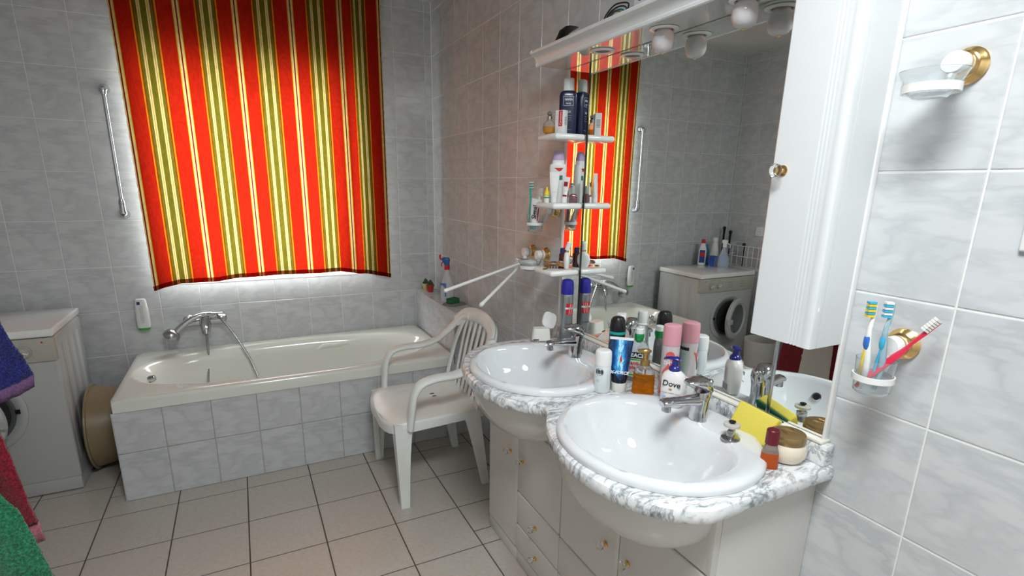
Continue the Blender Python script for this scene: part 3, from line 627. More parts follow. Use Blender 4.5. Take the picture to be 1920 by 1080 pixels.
# worktop outline
half = [(0.0, -2.866), (-0.15, -2.866), (-0.30, -2.868), (-0.375, -2.870), (-0.415, -2.862), (-0.475, -2.820), (-0.520, -2.755), (-0.546, -2.672), (-0.554, -2.585), (-0.540, -2.485), (-0.505, -2.385), (-0.463, -2.315), (-0.450, -2.282),
        (-0.463, -2.250), (-0.500, -2.215), (-0.538, -2.150), (-0.556, -2.060), (-0.556, -1.960), (-0.538, -1.855), (-0.497, -1.755), (-0.440, -1.685), (-0.36, -1.635), (-0.25, -1.622), (-0.10, -1.620), (0.0, -1.620)]
OUT = cr([(x, y, 0) for x, y in half], 5)
SINKS = [(-0.292, -2.578), (-0.292, -1.985)]; SA, SB = 0.248, 0.268
def sink_ring(c, f, z, seg=72): return [(c[0] + SA*f*cos(2*PI*j/seg), c[1] + SB*f*sin(2*PI*j/seg), z) for j in range(seg)]
def offset_in(pts, d):
    out = []; n = len(pts)
    for i, p in enumerate(pts):
        a = pts[max(i - 1, 0)]; c = pts[min(i + 1, n - 1)]; tg = (c - a).normalized(); nrm = Vector((tg.y, -tg.x, 0))
        q = p + nrm*d
        if i in (0, n - 1): q.x = p.x
        out.append(q)
    return out
def worktop():
    t = thing('worktop', 'grey-veined white marble worktop with two rounded bays for basins', 'worktop', (0, -2.25, 0.80))
    prof = [(0.012, 0.801), (0.004, 0.804), (0.0, 0.812), (0.0, 0.826), (0.003, 0.834), (0.010, 0.8395), (0.016, 0.840)]
    test = offset_in(OUT, 0.01); sgn = 1 if (test[60] - Vector((-0.29, OUT[60].y, 0))).length < (OUT[60] - Vector((-0.29, OUT[60].y, 0))).length else -1
    b = B(); b.loft([[(p.x, p.y + 2.25, z - 0.80) for p in offset_in(OUT, d*sgn)] for d, z in prof], closed=False)
    bm = bmesh.new()
    def addloop(pts):
        vs = [bm.verts.new(p) for p in pts]; return [bm.edges.new((vs[i], vs[(i + 1) % len(vs)])) for i in range(len(vs))]
    e = addloop([(p.x, p.y + 2.25, 0.04) for p in offset_in(OUT, 0.016*sgn)])
    for c in SINKS: e += addloop([(x, y + 2.25, 0.04) for x, y, z in sink_ring(c, 0.93, 0)])
    bmesh.ops.triangle_fill(bm, edges=e, use_beauty=True)
    vs = [tuple(v.co) for v in bm.verts]; bm.verts.index_update(); fs = [tuple(v.index for v in f.verts) for f in bm.faces]; bm.free()
    b.add(vs, fs); b.add([(v[0], v[1], 0.001) for v in vs], fs)
    for c in SINKS: b.loft([[(x, y + 2.25, z - 0.80) for x, y, z in sink_ring(c, 0.93, zz)] for zz in (0.801, 0.84)], False, False)
    me = b.mesh('slab', 30); link('slab', me, t, M_MARBLE)
worktop()
def apron_bowl(yc, label):
    t = thing('bowl_apron', label, 'apron', (FX, yc, 0.62)); rings = []; n = 48
    for i in range(n + 1):
        q = cos(PI*i/n); e = max(0.0, 1 - q*q)**0.5; D = 0.003 + 0.192*e**0.9; H = 0.006 + 0.180*e**0.75
        rings.append([(-D*cos(a)**0.85, q*0.252, 0.181 - H*sin(a)) for a in [PI/2*k/12 for k in range(13)]])
    b = B(); b.loft(rings, closed=False); b.obj('shell', M_LAM2, t, 60)
apron_bowl(-2.572, 'smooth white curved apron under the near basin')
apron_bowl(-1.990, 'smooth white curved apron under the far basin')
def basin(c, label):
    t = thing('basin', label, 'basin', (c[0], c[1], 0.84)); seg = 96
    def rad(a, f, back, depth=0.0):
        """inner opening: ellipse cut by the tap deck on the wall side"""
        rx, ry = SA*f, SB*f; x, y = rx*cos(a), ry*sin(a)
        if x > back: 
            k_ = (x - back)/(rx - back); x = back + 0.02*k_
        return x, y
    R = []
    for f, z in ((0.93, -0.035), (0.935, -0.002), (1.0, 0.001), (1.005, 0.008), (0.995, 0.016), (0.97, 0.021), (0.93, 0.023)): R.append([(SA*f*cos(2*PI*j/seg), SB*f*sin(2*PI*j/seg), z) for j in range(seg)])
    for rx, ry, cx_, z in ((0.186, 0.228, -0.034, 0.022), (0.181, 0.223, -0.036, 0.019), (0.175, 0.217, -0.038, 0.008), (0.168, 0.209, -0.038, -0.012), (0.150, 0.190, -0.036, -0.052), (0.125, 0.160, -0.032, -0.092), (0.092, 0.118, -0.026, -0.121), (0.055, 0.066, -0.018, -0.134), (0.026, 0.028, -0.01, -0.1375)):
        n = 2.35; ring = []
        for j in range(seg):
            a = 2*PI*j/seg; c_, s2 = cos(a), sin(a); q = (abs(c_)**n + abs(s2)**n)**(-1/n)
            x = cx_ + rx*c_*q; y = ry*s2*q
            dent = 0.030*math.exp(-(y/0.075)**2)*max(0.0, c_)**1.5*(1 if z > -0.06 else 0.4)   # tap deck bulges into the bowl
            ring.append((x - dent, y, z))
        R.append(ring)
    b = B(); b.loft(R, cap0=False); o = b.obj('bowl', M_CER, t, 60)
    b = B(); b.lathe([(0.024, 0.0), (0.024, 0.003), (0.018, 0.004), (0.016, 0.001), (0, 0.001)], 20); b.obj('waste', M_CHROME, t, loc=(-0.01, 0, -0.1375))
    b = B(); b.lathe([(0.0115, 0), (0.0115, 0.003), (0.008, 0.003), (0.007, 0.0005), (0, 0.0005)], 18, axis='x'); ov = b.obj('overflow_ring', M_CHROME, t, loc=(-0.1900, 0.056, -0.034)); ov.rotation_euler = (0, -0.42, -0.18); ov.scale = (1, 1.3, 1.3)
    b = B(); b.lathe([(0.0072, 0.0031), (0.0, 0.0032)], 16, axis='x'); oo = b.obj('overflow_hole', M_BLACK, t, loc=(-0.1900, 0.056, -0.034)); oo.rotation_euler = (0, -0.42, -0.18); oo.scale = (1, 1.3, 1.3)
    return t
basin(SINKS[0], 'near oval white ceramic basin'); basin(SINKS[1], 'far oval white ceramic basin beside the plastic chair')
# backsplash
t = thing('backsplash', 'low grey-veined marble upstand with cream ledge behind the basins', 'upstand', (-0.015, -2.24, 0.84))
ro('upstand', (-0.017, -0.617, 0), (0.0145, 0.617, 0.052), M_MARBLE, t, 0.002)
ro('cream_ledge', (-0.019, -0.605, 0.052), (0.0145, 0.600, 0.060), mat('cream_ledge', (0.74, 0.71, 0.64), 0.3), t, 0.002)
# ------------------------------------------------------------------ taps
def tap(x, y, rz, label):
    t = thing('basin_tap', label, 'tap', (x, y, 0.862), rz); t.scale = (0.90, 1.12, 1.10)     # spout points to local -x
    def rg(cx_, z, rx, ry, n=2.3, tilt=0.0): return [(px, py, z + tilt*(px - cx_)) for px, py, pz in selip(rx, ry, z, n, 20, cx_, 0)]
    b = B(); b.loft([rg(0, 0, 0.026, 0.026, 2), rg(0, 0.005, 0.0255, 0.0255, 2), rg(0.002, 0.025, 0.0225, 0.0225, 2), rg(0.006, 0.05, 0.022, 0.022, 2.1, 0.1), rg(0.010, 0.068, 0.024, 0.023, 2.2, 0.2), rg(0.010, 0.076, 0.022, 0.021, 2.2, 0.25)]); b.obj('tap_body', M_CHROME, t)
    b = B(); b.loft([[(px, py, pz) for px, py, pz in [(xx, ry*cos(a), zz + rz_*sin(a)) for a in [2*PI*k/16 for k in range(16)]]] for xx, zz, ry, rz_ in ((0.005, 0.050, 0.020, 0.018), (-0.02, 0.050, 0.0185, 0.014), (-0.06, 0.053, 0.0165, 0.011), (-0.10, 0.054, 0.0165, 0.010), (-0.122, 0.052, 0.0165, 0.010), (-0.130, 0.050, 0.012, 0.007))]); sp_ = b.obj('spout', M_CHROME, t)
    b = B(); b.lathe([(0.0125, 0), (0.013, 0.003), (0.012, 0.016)], 18); b.obj('aerator', M_CHROME2, sp_, loc=(-0.112, 0, 0.031))
    b = B(); prof = [(-0.052, 0.098, 0.010, 0.003), (-0.042, 0.100, 0.0165, 0.006), (-0.02, 0.098, 0.021, 0.012), (0.0, 0.095, 0.0235, 0.018), (0.018, 0.088, 0.0225, 0.019), (0.030, 0.078, 0.018, 0.014), (0.034, 0.070, 0.008, 0.006)]
    b.loft([[(xx, ry*cos(a), zz + rz_*sin(a)) for a in [2*PI*k/18 for k in range(18)]] for xx, zz, ry, rz_ in prof]); b.obj('lever', M_CHROME, t)
    b = B(); b.tube([(0.034, 0, 0.003), (0.034, 0, 0.085)], 0.0022, 8); b.lathe([(0.003, 0.083), (0.007, 0.09), (0.0085, 0.096), (0.006, 0.099), (0, 0.0995)], 14, c=(0.034, 0)); b.obj('pull_rod', M_CHROME, t)
tap(-0.136, -2.566, -0.16, 'chrome mixer tap on the near basin')
tap(-0.140, -1.972, -0.10, 'chrome mixer tap on the far basin')

# ------------------------------------------------------------------ mirror cabinet
t = thing('mirror_wall', 'wide wall mirror in three panels with chrome joints above the basins', 'mirror', (-0.001, -2.24, 0.9))
def ML(y, z): return (y + 2.24, z - 0.9)
b = B(); b.box((-0.0100, ML(-2.838, 0)[0], 0.0), (0.0005, ML(-1.652, 0)[0], 1.0)); b.obj('backing_board', M_LAM, t, smooth=0)
for y0, y1 in ((-2.833, -2.688), (-2.680, -1.806), (-1.794, -1.668)):
    b = B(); b.box((-0.0140, y0 + 2.24, 0.003), (-0.0101, y1 + 2.24, 0.999)); b.obj('mirror_panel', M_MIRROR, t, smooth=0)
for yc in (-2.684, -1.800):
    ro('joint_strip', (-0.0155, yc + 2.24 - 0.0055, 0.0), (-0.0101, yc + 2.24 + 0.0055, 0.999), mat('dark_joint', (0.10, 0.105, 0.10), 0.12, metal=0.9) if yc > -2 else M_CHROME2, t, 0.0012)
ro('edge_strip', (-0.0165, -2.840 + 2.24, -0.002), (0.0005, -2.833 + 2.24, 0.999), M_WGLOSS, t, 0.0015)
ro('edge_strip', (-0.0165, -1.668 + 2.24, 0.0), (-0.0101, -1.652 + 2.24, 0.999), M_WGLOSS, t, 0.0015)
# light canopy with cornice
t = thing('light_canopy', 'glossy white light canopy with moulded cornice over the mirror', 'canopy', (-0.001, -2.24, 1.90))
b = B(); b.box((-0.138, -0.607, 0.0005), (0.0005, 0.600, 0.016)); b.obj('canopy_board', M_CANOPY, t, smooth=0)
prof = [(-0.134, 0.0), (-0.139, -0.002), (-0.143, 0.001), (-0.144, 0.008), (-0.141, 0.012), (-0.143, 0.022), (-0.149, 0.031), (-0.158, 0.037), (-0.166, 0.040), (-0.168, 0.046), (-0.165, 0.051), (-0.134, 0.051)]
b = B(); b.loft([[(x_, y_, z_) for x_, z_ in prof] for y_ in (-0.607, 0.608)]); b.obj('cornice', M_LAM, t, 40)
b = B(); b.loft([[(x_ - 0.001, y_, z_ + 0.0005) for x_, z_ in prof[2:11]] for y_ in (0.520, 0.522)], closed=False); b.obj('cornice_joint', M_WGLOSS, t)
b = B(); b.loft([[(x_ - 0.002, y_, z_ + (0 if z_ < .02 else 0.001)) for x_, z_ in prof] for y_ in (0.602, 0.612)]); b.obj('cornice_end', M_LAM, t, 40)
for k, y_ in enumerate((-1.955, -2.242, -2.518)):
    b = B(); b.lathe([(0.038, 0.0005), (0.041, -0.001), (0.040, -0.003), (0.034, -0.005), (0.028, -0.0052), (0.025, 0.0)], 28, c=(-0.076, y_ + 2.24), cap0=False, cap1=False); s_ = b.obj('lamp_socket', M_WGLOSS, t)
    b = B(); b.lathe([(0.026, -0.0015), (0.0, -0.001)], 20, c=(-0.076, y_ + 2.24)); b.obj('socket_hole', mat('socket_grey', (0.20, 0.20, 0.19), 0.6), s_)
def bulb(y_, label):
    t = thing('light_bulb', label, 'bulb', (-0.077, y_, 1.90))
    b = B(); b.lathe([(0.021, -0.002), (0.023, -0.008), (0.0285, -0.014), (0.0305, -0.026), (0.0305, -0.040), (0.0275, -0.051), (0.020, -0.059), (0.010, -0.0625), (0.0, -0.063)], 28); b.obj('bulb_glass', mat('opal_bulb_glass', (0.80, 0.78, 0.80), 0.06, coat=1.0, trans=0.4, ior=1.2), t)
    b = B(); b.lathe([(0.003, -0.062), (0.004, -0.064), (0.002, -0.0665), (0, -0.0665)], 10); b.obj('bulb_tip', M_BRASS, t)
    b = B(); b.lathe([(0.018, -0.0), (0.018, -0.006)], 16); b.obj('bulb_cap', M_BRASS, t)
bulb(-2.242, 'unlit opal glass bulb in the middle socket of the canopy'); bulb(-2.518, 'unlit opal glass bulb beside the tall white cabinet')
# hanging side cabinet
t = thing('side_cabinet', 'tall narrow white wall cabinet with fluted door right of the mirror', 'cabinet', (-0.017, -2.76, 1.135))
ro('carcass', (-0.085, -0.077, 0.002), (0.0, 0.074, 1.30), M_LAM, t, 0.002)
# door with rounded fluted face: profile in (y, x)
pf = [(-0.0765, -0.0855), (-0.0770, -0.104), (-0.0755, -0.1085), (-0.072, -0.1105), (-0.060, -0.1115), (-0.057, -0.1105), (-0.054, -0.1105)]
for g in (-0.044, -0.036, -0.028): pf += [(g - 0.0028, -0.1105), (g - 0.0010, -0.1065), (g + 0.0010, -0.1065), (g + 0.0028, -0.1105)]
pf += [(0.06, -0.1105), (0.071, -0.1100), (0.0755, -0.106), (0.0755, -0.0855)]
b = B(); b.loft([[(x_, y_, z_) for y_, x_ in pf] for z_ in (0.0, 1.30)]); d_ = b.obj('door', M_LAM, t, 30)
knob(d_, (-0.1105, 0.046, 0.373), 1.15)
b = B(); b.loft([[(x_, y_, z_) for y_, x_ in ((-0.077, -0.085), (-0.077, -0.017 + 0.017), (-0.0775, 0.0), (-0.0775, -0.085))] for z_ in (0.0, 1.30)]); b.obj('side_panel', M_LAM, t, 30)

# ------------------------------------------------------------------ glass-free corner shelves
def shelf(z, w, label):
    t = thing('shelf', label, 'shelf', (-0.015, -1.73, z - 0.023))
    ro('board', (-0.133, -0.070, 0), (-0.002, 0.070, 0.0228), M_WGLOSS, t, 0.0105, 4)
shelf(1.656, 0, 'topmost of the three small white shelves on the far mirror panel')
shelf(1.407, 0, 'middle of the three small white shelves on the far mirror panel')
shelf(1.151, 0, 'lowest of the three small white shelves on the far mirror panel')

# ------------------------------------------------------------------ wall accessories with brass rosettes
M_WHITEK = mat('white_knob', (0.80, 0.80, 0.79), 0.15, coat=0.4)
def rosette(t, dz=0.0):
    """brass stepped rosette and white knob; wall at x=0, knob points to -x"""
    b = B(); b.lathe([(0.031, -0.001), (0.032, -0.004), (0.029, -0.0065), (0.0305, -0.009), (0.027, -0.0115), (0.028, -0.014), (0.024, -0.017), (0.0245, -0.020), (0.021, -0.022), (0, -0.022)], 32, axis='x'); b.obj('rosette', M_BRASS, t, loc=(0, 0, dz))
    b = B(); b.lathe([(0.019, -0.021), (0.0205, -0.030), (0.0205, -0.033)], 28, axis='x', cap0=False); b.obj('knob_neck', M_WHITEK, t, loc=(0, 0, dz))
    b = B(); b.lathe([(0.0215, -0.033), (0.0215, -0.036), (0.0205, -0.036)], 28, axis='x'); b.obj('brass_ring', M_BRASS, t, loc=(0, 0, dz))
    b = B(); b.lathe([(0.0205, -0.036), (0.0205, -0.052), (0.018, -0.056), (0, -0.057)], 28, axis='x'); b.obj('knob', M_WHITEK, t, loc=(0, 0, dz))
def ringband(name, t, c, rx, ry, z0, z1, th, m):
    b = B(); b.loft([selip(rx, ry, z1, 2, 36, *c), selip(rx, ry, z0, 2, 36, *c), selip(rx - th, ry - th, z0, 2, 36, *c), selip(rx - th, ry - th, z1, 2, 36, *c), selip(rx, ry, z1, 2, 36, *c)], False, False); return b.obj(name, m, t)
def soap_dish(y, z, dy, label):
    t = thing('soap_dish', label, 'soap dish', (0, y, z)); rosette(t)
    c = (-0.098, dy)
    ringband('holder_ring', t, c, 0.0435, 0.0435, -0.052, -0.038, 0.003, M_WHITEK)
    b = B(); b.tube([(-0.045, 0, -0.012), (-0.048, dy*0.5, -0.03), (-0.05, dy*0.7, -0.040)], [0.008, 0.007, 0.005], 10); b.obj('holder_arm', M_WHITEK, t)
    b = B(); b.lathe([(0.024, -0.061), (0.028, -0.057), (0.0385, -0.052), (0.0410, -0.038), (0.0500, -0.018), (0.0505, -0.016), (0.048, -0.016), (0.038, -0.040), (0.026, -0.051), (0, -0.053)], 40, c=c, cap1=False); b.obj('glass_dish', M_CLPLA, t)
    return t
soap_dish(-2.960, 1.686, 0.004, 'empty glass soap dish on the tiles right of the tall cabinet')
soap_dish(-1.520, 1.176, -0.02, 'glass soap dish with white ring between towel holder and lowest shelf')
t = thing('soap_bar', 'oval white soap bar in the glass dish by the lowest shelf', 'soap', (-0.098, -1.548, 1.1235))
b = B(); b.loft([selip(0.020*f, 0.030*f, z, 2.2) for z, f in ((0, 0.7), (0.006, 0.98), (0.024, 1.12), (0.031, 1.0), (0.035, 0.65))]); b.obj('bar', M_WPLA, t)
def aim(d, nrm):
    d = Vector(d).normalized(); y = -Vector(nrm); y = (y - d*y.dot(d)).normalized(); x = y.cross(d)
    return tuple(Matrix((x, y, d)).transposed().to_euler())
def toothbrush(name, label, loc, rot, handle, col2, bris, bris2, style=0, hlen=0.19):
    t = thing(name, label, 'toothbrush', loc, rot=rot)
    L_ = hlen
    if style == 2:
        b = B(); b.tube([(0, 0, 0), (0, 0, 0.02), (0, 0.001, 0.09), (0, 0.002, 0.105), (0, 0, 0.125), (0, 0, L_ - 0.03), (0, 0, L_)], [0.003, 0.004, 0.0045, 0.0035, 0.0025, 0.0028, 0.0025], 10, up=(0, -1, 0), w=[0.005, 0.0075, 0.009, 0.007, 0.0038, 0.006, 0.0055]); b.obj('handle', handle, t)
    else:
        pts = [(0, 0, 0), (0, 0.003, 0.02), (0, 0.004, 0.05), (0, 0, 0.09), (0, -0.003, 0.12), (0, 0.0, 0.15), (0, 0, L_)]
        b = B(); b.tube(cr(pts, 4), [0.0035 + 0.003*math.exp(-((i - 9)/7.0)**2) for i in range(25)], 12, up=(0, -1, 0), w=[0.0035 + 0.0045*math.exp(-((i - 9)/7.5)**2) for i in range(25)]); b.obj('handle', handle, t)
        b = B(); b.tube([(0, -0.0065, 0.012), (0, -0.0065, 0.05), (0, -0.0045, 0.085)], [0.0012, 0.002, 0.001], 8, up=(0, -1, 0), w=[0.002, 0.0045, 0.002]); b.obj('grip', col2, t)
        b = B(); b.tube([(0, -0.003, 0.078), (0, -0.0045, 0.09), (0, -0.0048, 0.105), (0, -0.003, 0.114)], [0.001, 0.0035, 0.0035, 0.001], 10, up=(0, -1, 0), w=[0.003, 0.008, 0.008, 0.003]); b.obj('thumb_pad', col2 if style else (M_BLU if bris2 is M_CYAN else bris), t)
    for c_, m_ in ((0, bris), (1, bris2)):
        b = B()
        for i in range(6):
            if i % 2 != c_: continue
            for j in range(3): b.box((-0.0055 + 0.004*j, -0.0145 + (0.0035 if style == 2 else 0), L_ - 0.028 + 0.0052*i), (-0.0023 + 0.004*j, -0.001, L_ - 0.024 + 0.0052*i))
        o = b.obj('bristles', m_, t, smooth=0)
    return t
M_PINKRED = mat('crimson_plastic', (0.62, 0.02, 0.06), 0.25, coat=0.3); M_YEL = mat('yellow_rubber', (0.85, 0.62, 0.02), 0.4); M_BLU = mat('blue_rubber', (0.03, 0.17, 0.62), 0.35)
M_CYAN = mat('cyan_plastic', (0.05, 0.42, 0.66), 0.3); M_BRW = mat('white_bristle', (0.78, 0.78, 0.74), 0.7); M_TEAL = mat('teal_rubber', (0.02, 0.42, 0.40), 0.35)
def cup_holder(y, z, dy, label):
    t = thing('cup_holder', label, 'cup holder', (0, y, z)); rosette(t); c = (-0.098, dy)
    ringband('holder_ring', t, c, 0.0365, 0.0365, -0.062, -0.050, 0.003, M_WHITEK)
    b = B(); b.tube([(-0.046, 0, -0.012), (-0.052, dy*0.4, -0.035), (-0.062, dy*0.8, -0.054)], [0.009, 0.008, 0.005], 10); b.obj('holder_arm', M_WHITEK, t)
    b = B(); b.lathe([(0.028, -0.088), (0.0315, -0.084), (0.0328, -0.05), (0.0345, -0.018), (0.0333, -0.018), (0.0312, -0.05), (0.029, -0.082), (0, -0.084)], 36, c=c, cap1=False); b.obj('clear_cup', M_CLPLA, t)
    return t
cup_holder(-2.952, 1.166, -0.005, 'clear toothbrush cup in white ring on near tiles, brass rosette')
toothbrush('toothbrush', 'white toothbrush with blue pad and yellow grip in the near cup', (-0.114, -2.945, 1.084), aim((0.0, 0.0, 1), (-0.85, 0.5, 0)), M_WGLOSS, M_YEL, M_YEL, M_CYAN, 0, 0.176)
toothbrush('toothbrush', 'slim clear and cyan toothbrush in the near cup', (-0.098, -2.962, 1.086), aim((0.0, -0.03, 1), (-0.8, 0.6, 0)), mat('clear_cyan', (0.45, 0.66, 0.75), 0.15, trans=0.4), M_CYAN, M_CYAN, M_BRW, 1, 0.176)
toothbrush('toothbrush', 'crimson toothbrush leaning far out of the near cup', (-0.116, -2.938, 1.086), aim((0.34, -0.50, 0.83), (-0.75, 0.35, 0.6)), M_PINKRED, M_PINKRED, M_BRW, M_BRW, 2, 0.185)
cup_holder(-1.585, 1.372, 0.010, 'clear toothbrush cup in white ring beside the middle shelf')
toothbrush('toothbrush', 'teal and white toothbrush in the far cup', (-0.105, -1.555, 1.292), (0.0, -0.06, 0.3), M_TEAL, M_WGLOSS, M_TEAL, M_BRW)
toothbrush('toothbrush', 'white and dark red toothbrush behind the teal one in the far cup', (-0.09, -1.575, 1.292), (0.06, 0.02, 0.2), M_WGLOSS, mat('dark_red', (0.30, 0.01, 0.02), 0.35), M_BRW, M_BRW, 1, 0.165)
t = thing('toothpaste_tube', 'white toothpaste tube with black lettering leaning in the far cup', 'tube', (-0.108, -1.582, 1.298), rot=(0.28, 0.16, -0.75))
bottle('tube_body', [(0.018, 0.014, 0.014, 2), (0.03, 0.018, 0.013, 2), (0.08, 0.021, 0.008, 2.2), (0.125, 0.022, 0.0016, 3)], M_WPLA, t)
bottle('cap', [(0.0, 0.012, 0.012), (0.02, 0.0125, 0.0125)], mat('green_blue_cap', (0.05, 0.30, 0.36), 0.35), t)
text('lettering', 'Signal', 0.026, M_BLACK, t, (0.0, -0.0145, 0.075), rot=(PI/2, -PI/2, 0), bold=0.0005)
b = B(); b.box((0.012, -0.0125, 0.04), (0.017, -0.0115, 0.12)); b.obj('red_band', M_RED, t)
# towel holder with swivel arms
t = thing('towel_holder', 'brass and white towel holder with two drooping arms on far tiles', 'towel holder', (0, -1.400, 1.176)); rosette(t)
b = B(); b.tube([(-0.046, 0, -0.008), (-0.052, -0.010, -0.03), (-0.055, -0.018, -0.045)], [0.010, 0.009, 0.009], 12); b.lathe([(0.013, -0.060), (0.013, -0.038), (0.009, -0.034)], 16, c=(-0.056, -0.02)); b.obj('hinge_post', M_WHITEK, t)
b = B(); b.box((-0.085, -0.03, -0.034), (-0.045, 0.01, -0.028)); b.obj('hinge_plate', M_CHROME2, t)
for tip in ((-0.451, -0.048, -0.141), (-0.373, -0.246, -0.168)):
    b = B(); p0 = Vector((-0.062, -0.022, -0.042)); p1 = Vector(tip); d = (p1 - p0).normalized(); b.tube([p0, p1], [0.0055, 0.0078], 14)
    a_ = b.obj('arm', M_WHITEK, t); b = B(); b.tube([p1 - d*0.012, p1, p1 + d*0.006], [0.0088, 0.0092, 0.006], 14); b.obj('arm_tip', M_WHITEK, a_)
# partial white plate at the right edge
t = thing('switch_plate', 'white rounded plate on the tiles at the right edge', 'switch', (0, -3.135, 1.412)); ro('plate', (-0.010, -0.041, -0.041), (-0.0002, 0.041, 0.041), M_WPLA, t, 0.008, 3); ro('rocker', (-0.014, -0.028, -0.028), (-0.010, 0.028, 0.028), M_WPLA, t, 0.003)

# ------------------------------------------------------------------ things on the shelves
M_NAVY = mat('navy_plastic', (0.008, 0.012, 0.055), 0.25, coat=0.3); M_MINTCAP = mat('pale_cap', (0.62, 0.66, 0.63), 0.35); M_WHITEINK = mat('white_ink', (0.75, 0.78, 0.82), 0.5)
Z1, Z2, Z3 = 1.656, 1.407, 1.151
t = thing('lotion_bottle', 'tall navy lotion bottle with pale cap on the topmost shelf', 'bottle', (-0.046, -1.712, Z1), -0.55)
bottle('bottle_body', [(0, 0.032, 0.017, 4), (0.004, 0.0335, 0.0185, 4), (0.14, 0.0335, 0.0185, 4), (0.152, 0.030, 0.018, 3.5), (0.157, 0.022, 0.015, 3)], M_NAVY, t)
bottle('cap', [(0.157, 0.0205, 0.0145, 3), (0.158, 0.0205, 0.0145, 3), (0.198, 0.019, 0.0135, 3), (0.201, 0.016, 0.011, 3)], M_MINTCAP, t)
text('lettering', 'NIVEA', 0.0105, M_WHITEINK, t, (0.001, -0.0191, 0.125), bold=0.0002); text('lettering', 'body', 0.009, M_WHITEINK, t, (0.001, -0.0191, 0.112)); text('lettering', 'MILK', 0.011, M_WHITEINK, t, (0.0, -0.0191, 0.082))
for dz in (0.07, 0.062, 0.054, 0.02): text('print', '----------', 0.007, M_WHITEINK, t, (0.002, -0.0191, dz))
b = B()
for a, c in (((-0.019, 0.104), (0.019, 0.1048)), ((-0.019, 0.136), (0.019, 0.1368)), ((-0.019, 0.104), (-0.0182, 0.1368)), ((0.0182, 0.104), (0.019, 0.1368))): b.box((a[0], -0.0192, a[1]), (c[0], -0.0186, c[1]))
b.obj('logo_frame', M_WHITEINK, t, smooth=0)
M_AMBER = mat('amber_liquid', (0.88, 0.45, 0.08), 0.06, trans=0.6, ior=1.25); M_ORNG = mat('orange_liquid', (0.95, 0.33, 0.02), 0.05, trans=0.85, ior=1.2)
t = thing('perfume_bottle', 'round glass perfume bottle half full of amber on the topmost shelf', 'perfume', (-0.112, -1.690, Z1), -0.5)
b = B(); b.lathe([(0.0250, 0.0285), (0.022, 0.040), (0.012, 0.049), (0.009, 0.052), (0.009, 0.058)], 26); b.obj('glass_body', M_CLPLA, t)
b = B(); b.lathe([(0.012, 0), (0.022, 0.008), (0.0255, 0.022), (0.0252, 0.028), (0, 0.028)], 24); b.obj('perfume_liquid', M_AMBER, t)
b = B(); b.lathe([(0.010, 0.055), (0.010, 0.066), (0.006, 0.068)], 16); b.lathe([(0.004, 0.068), (0.010, 0.073), (0.009, 0.080), (0.004, 0.084)], 8); b.obj('stopper', M_CHROME, t)
t = thing('medicine_box', 'small white and red carton on the topmost shelf', 'box', (-0.096, -1.748, Z1), -1.12)
ro('carton', (-0.019, -0.0125, 0), (0.019, 0.0125, 0.082), M_WPLA, t, 0.0008)
b = B(); b.box((-0.004, -0.0131, 0.026), (0.012, -0.0125, 0.080)); b.obj('red_panel', M_RED, t, smooth=0)
text('lettering', 'Canesten', 0.0125, M_WHITEINK, t, (0.004, -0.0132, 0.053), rot=(PI/2, -PI/2, 0))
for i, zz in enumerate((0.018, 0.012, 0.006, 0.05, 0.066)): text('print', '-----', 0.006, M_RED, t, (-0.011, -0.0130, zz))
b = B()
for i in range(6): b.box((0.0190, -0.008, 0.030 + 0.005*i), (0.0195, 0.007, 0.0325 + 0.005*i + (0.001 if i % 2 else 0)))
b.obj('barcode', M_GREYPRINT, t, smooth=0)

M_LILAC = mat('lilac_plastic', (0.48, 0.36, 0.60), 0.35); M_DKGREEN = mat('dark_green_print', (0.01, 0.20, 0.12), 0.4)
t = thing('shower_gel', 'white bottle with lilac cap and red crescent on the middle shelf', 'bottle', (-0.066, -1.690, Z2), -0.55)
bottle('bottle_body', [(0, 0.027, 0.013, 3), (0.006, 0.030, 0.0145, 3), (0.05, 0.031, 0.015, 3), (0.13, 0.0335, 0.016, 3.2), (0.142, 0.032, 0.016, 3.2), (0.146, 0.024, 0.015, 3), (0.158, 0.0235, 0.0148, 3)], M_WPLA, t)
bottle('cap', [(0.158, 0.0235, 0.0148, 3), (0.17, 0.0225, 0.0142, 3), (0.188, 0.019, 0.012, 2.6), (0.193, 0.013, 0.008, 2.4)], M_LILAC, t)
b = B(); n = 12; b.add([(-0.017 + 0.037*i/n, -0.0168, 0.130) for i in range(n + 1)] + [(-0.017 + 0.037*i/n, -0.0168, 0.130 - 0.013*sin(PI*(i/n)**1.4)) for i in range(n + 1)], [(i, i + 1, n + 2 + i, n + 1 + i) for i in range(n)]); b.obj('red_crescent', M_RED, t)
b = B(); b.box((0.002, -0.0166, 0.085), (0.018, -0.0160, 0.102)); b.obj('green_square', M_DKGREEN, t, smooth=0)
def cream_tube(name, label, loc, rz, h, w, band, txt, rx=0.0):
    t = thing(name, label, 'tube', loc, rot=(0, rx, rz))
    bottle('cap', [(0, 0.0105, 0.0105), (0.001, 0.0115, 0.0115), (0.020, 0.0115, 0.0115)], M_WPLA, t)
    bottle('tube_body', [(0.020, 0.011, 0.011), (0.024, w*0.68, w*0.62), (h*0.6, w*0.9, w*0.40, 2.2), (h - 0.008, w, 0.0014, 3), (h, w, 0.0010, 3)], M_WPLA, t)
    for zz, s_, m_ in txt: text('print', zz[0], s_, m_, t, (0, -w*0.62 + 0.0085*(zz[1] > 0.07) + 0.0002, zz[1]))
    if band:
        for z0, z1 in band: patch('red_band', w*0.72, -0.9, 0.9, z0, z1, M_DKRED, t, w*0.64)
    return t
M_DKRED = mat('dark_red_print', (0.28, 0.01, 0.02), 0.4)
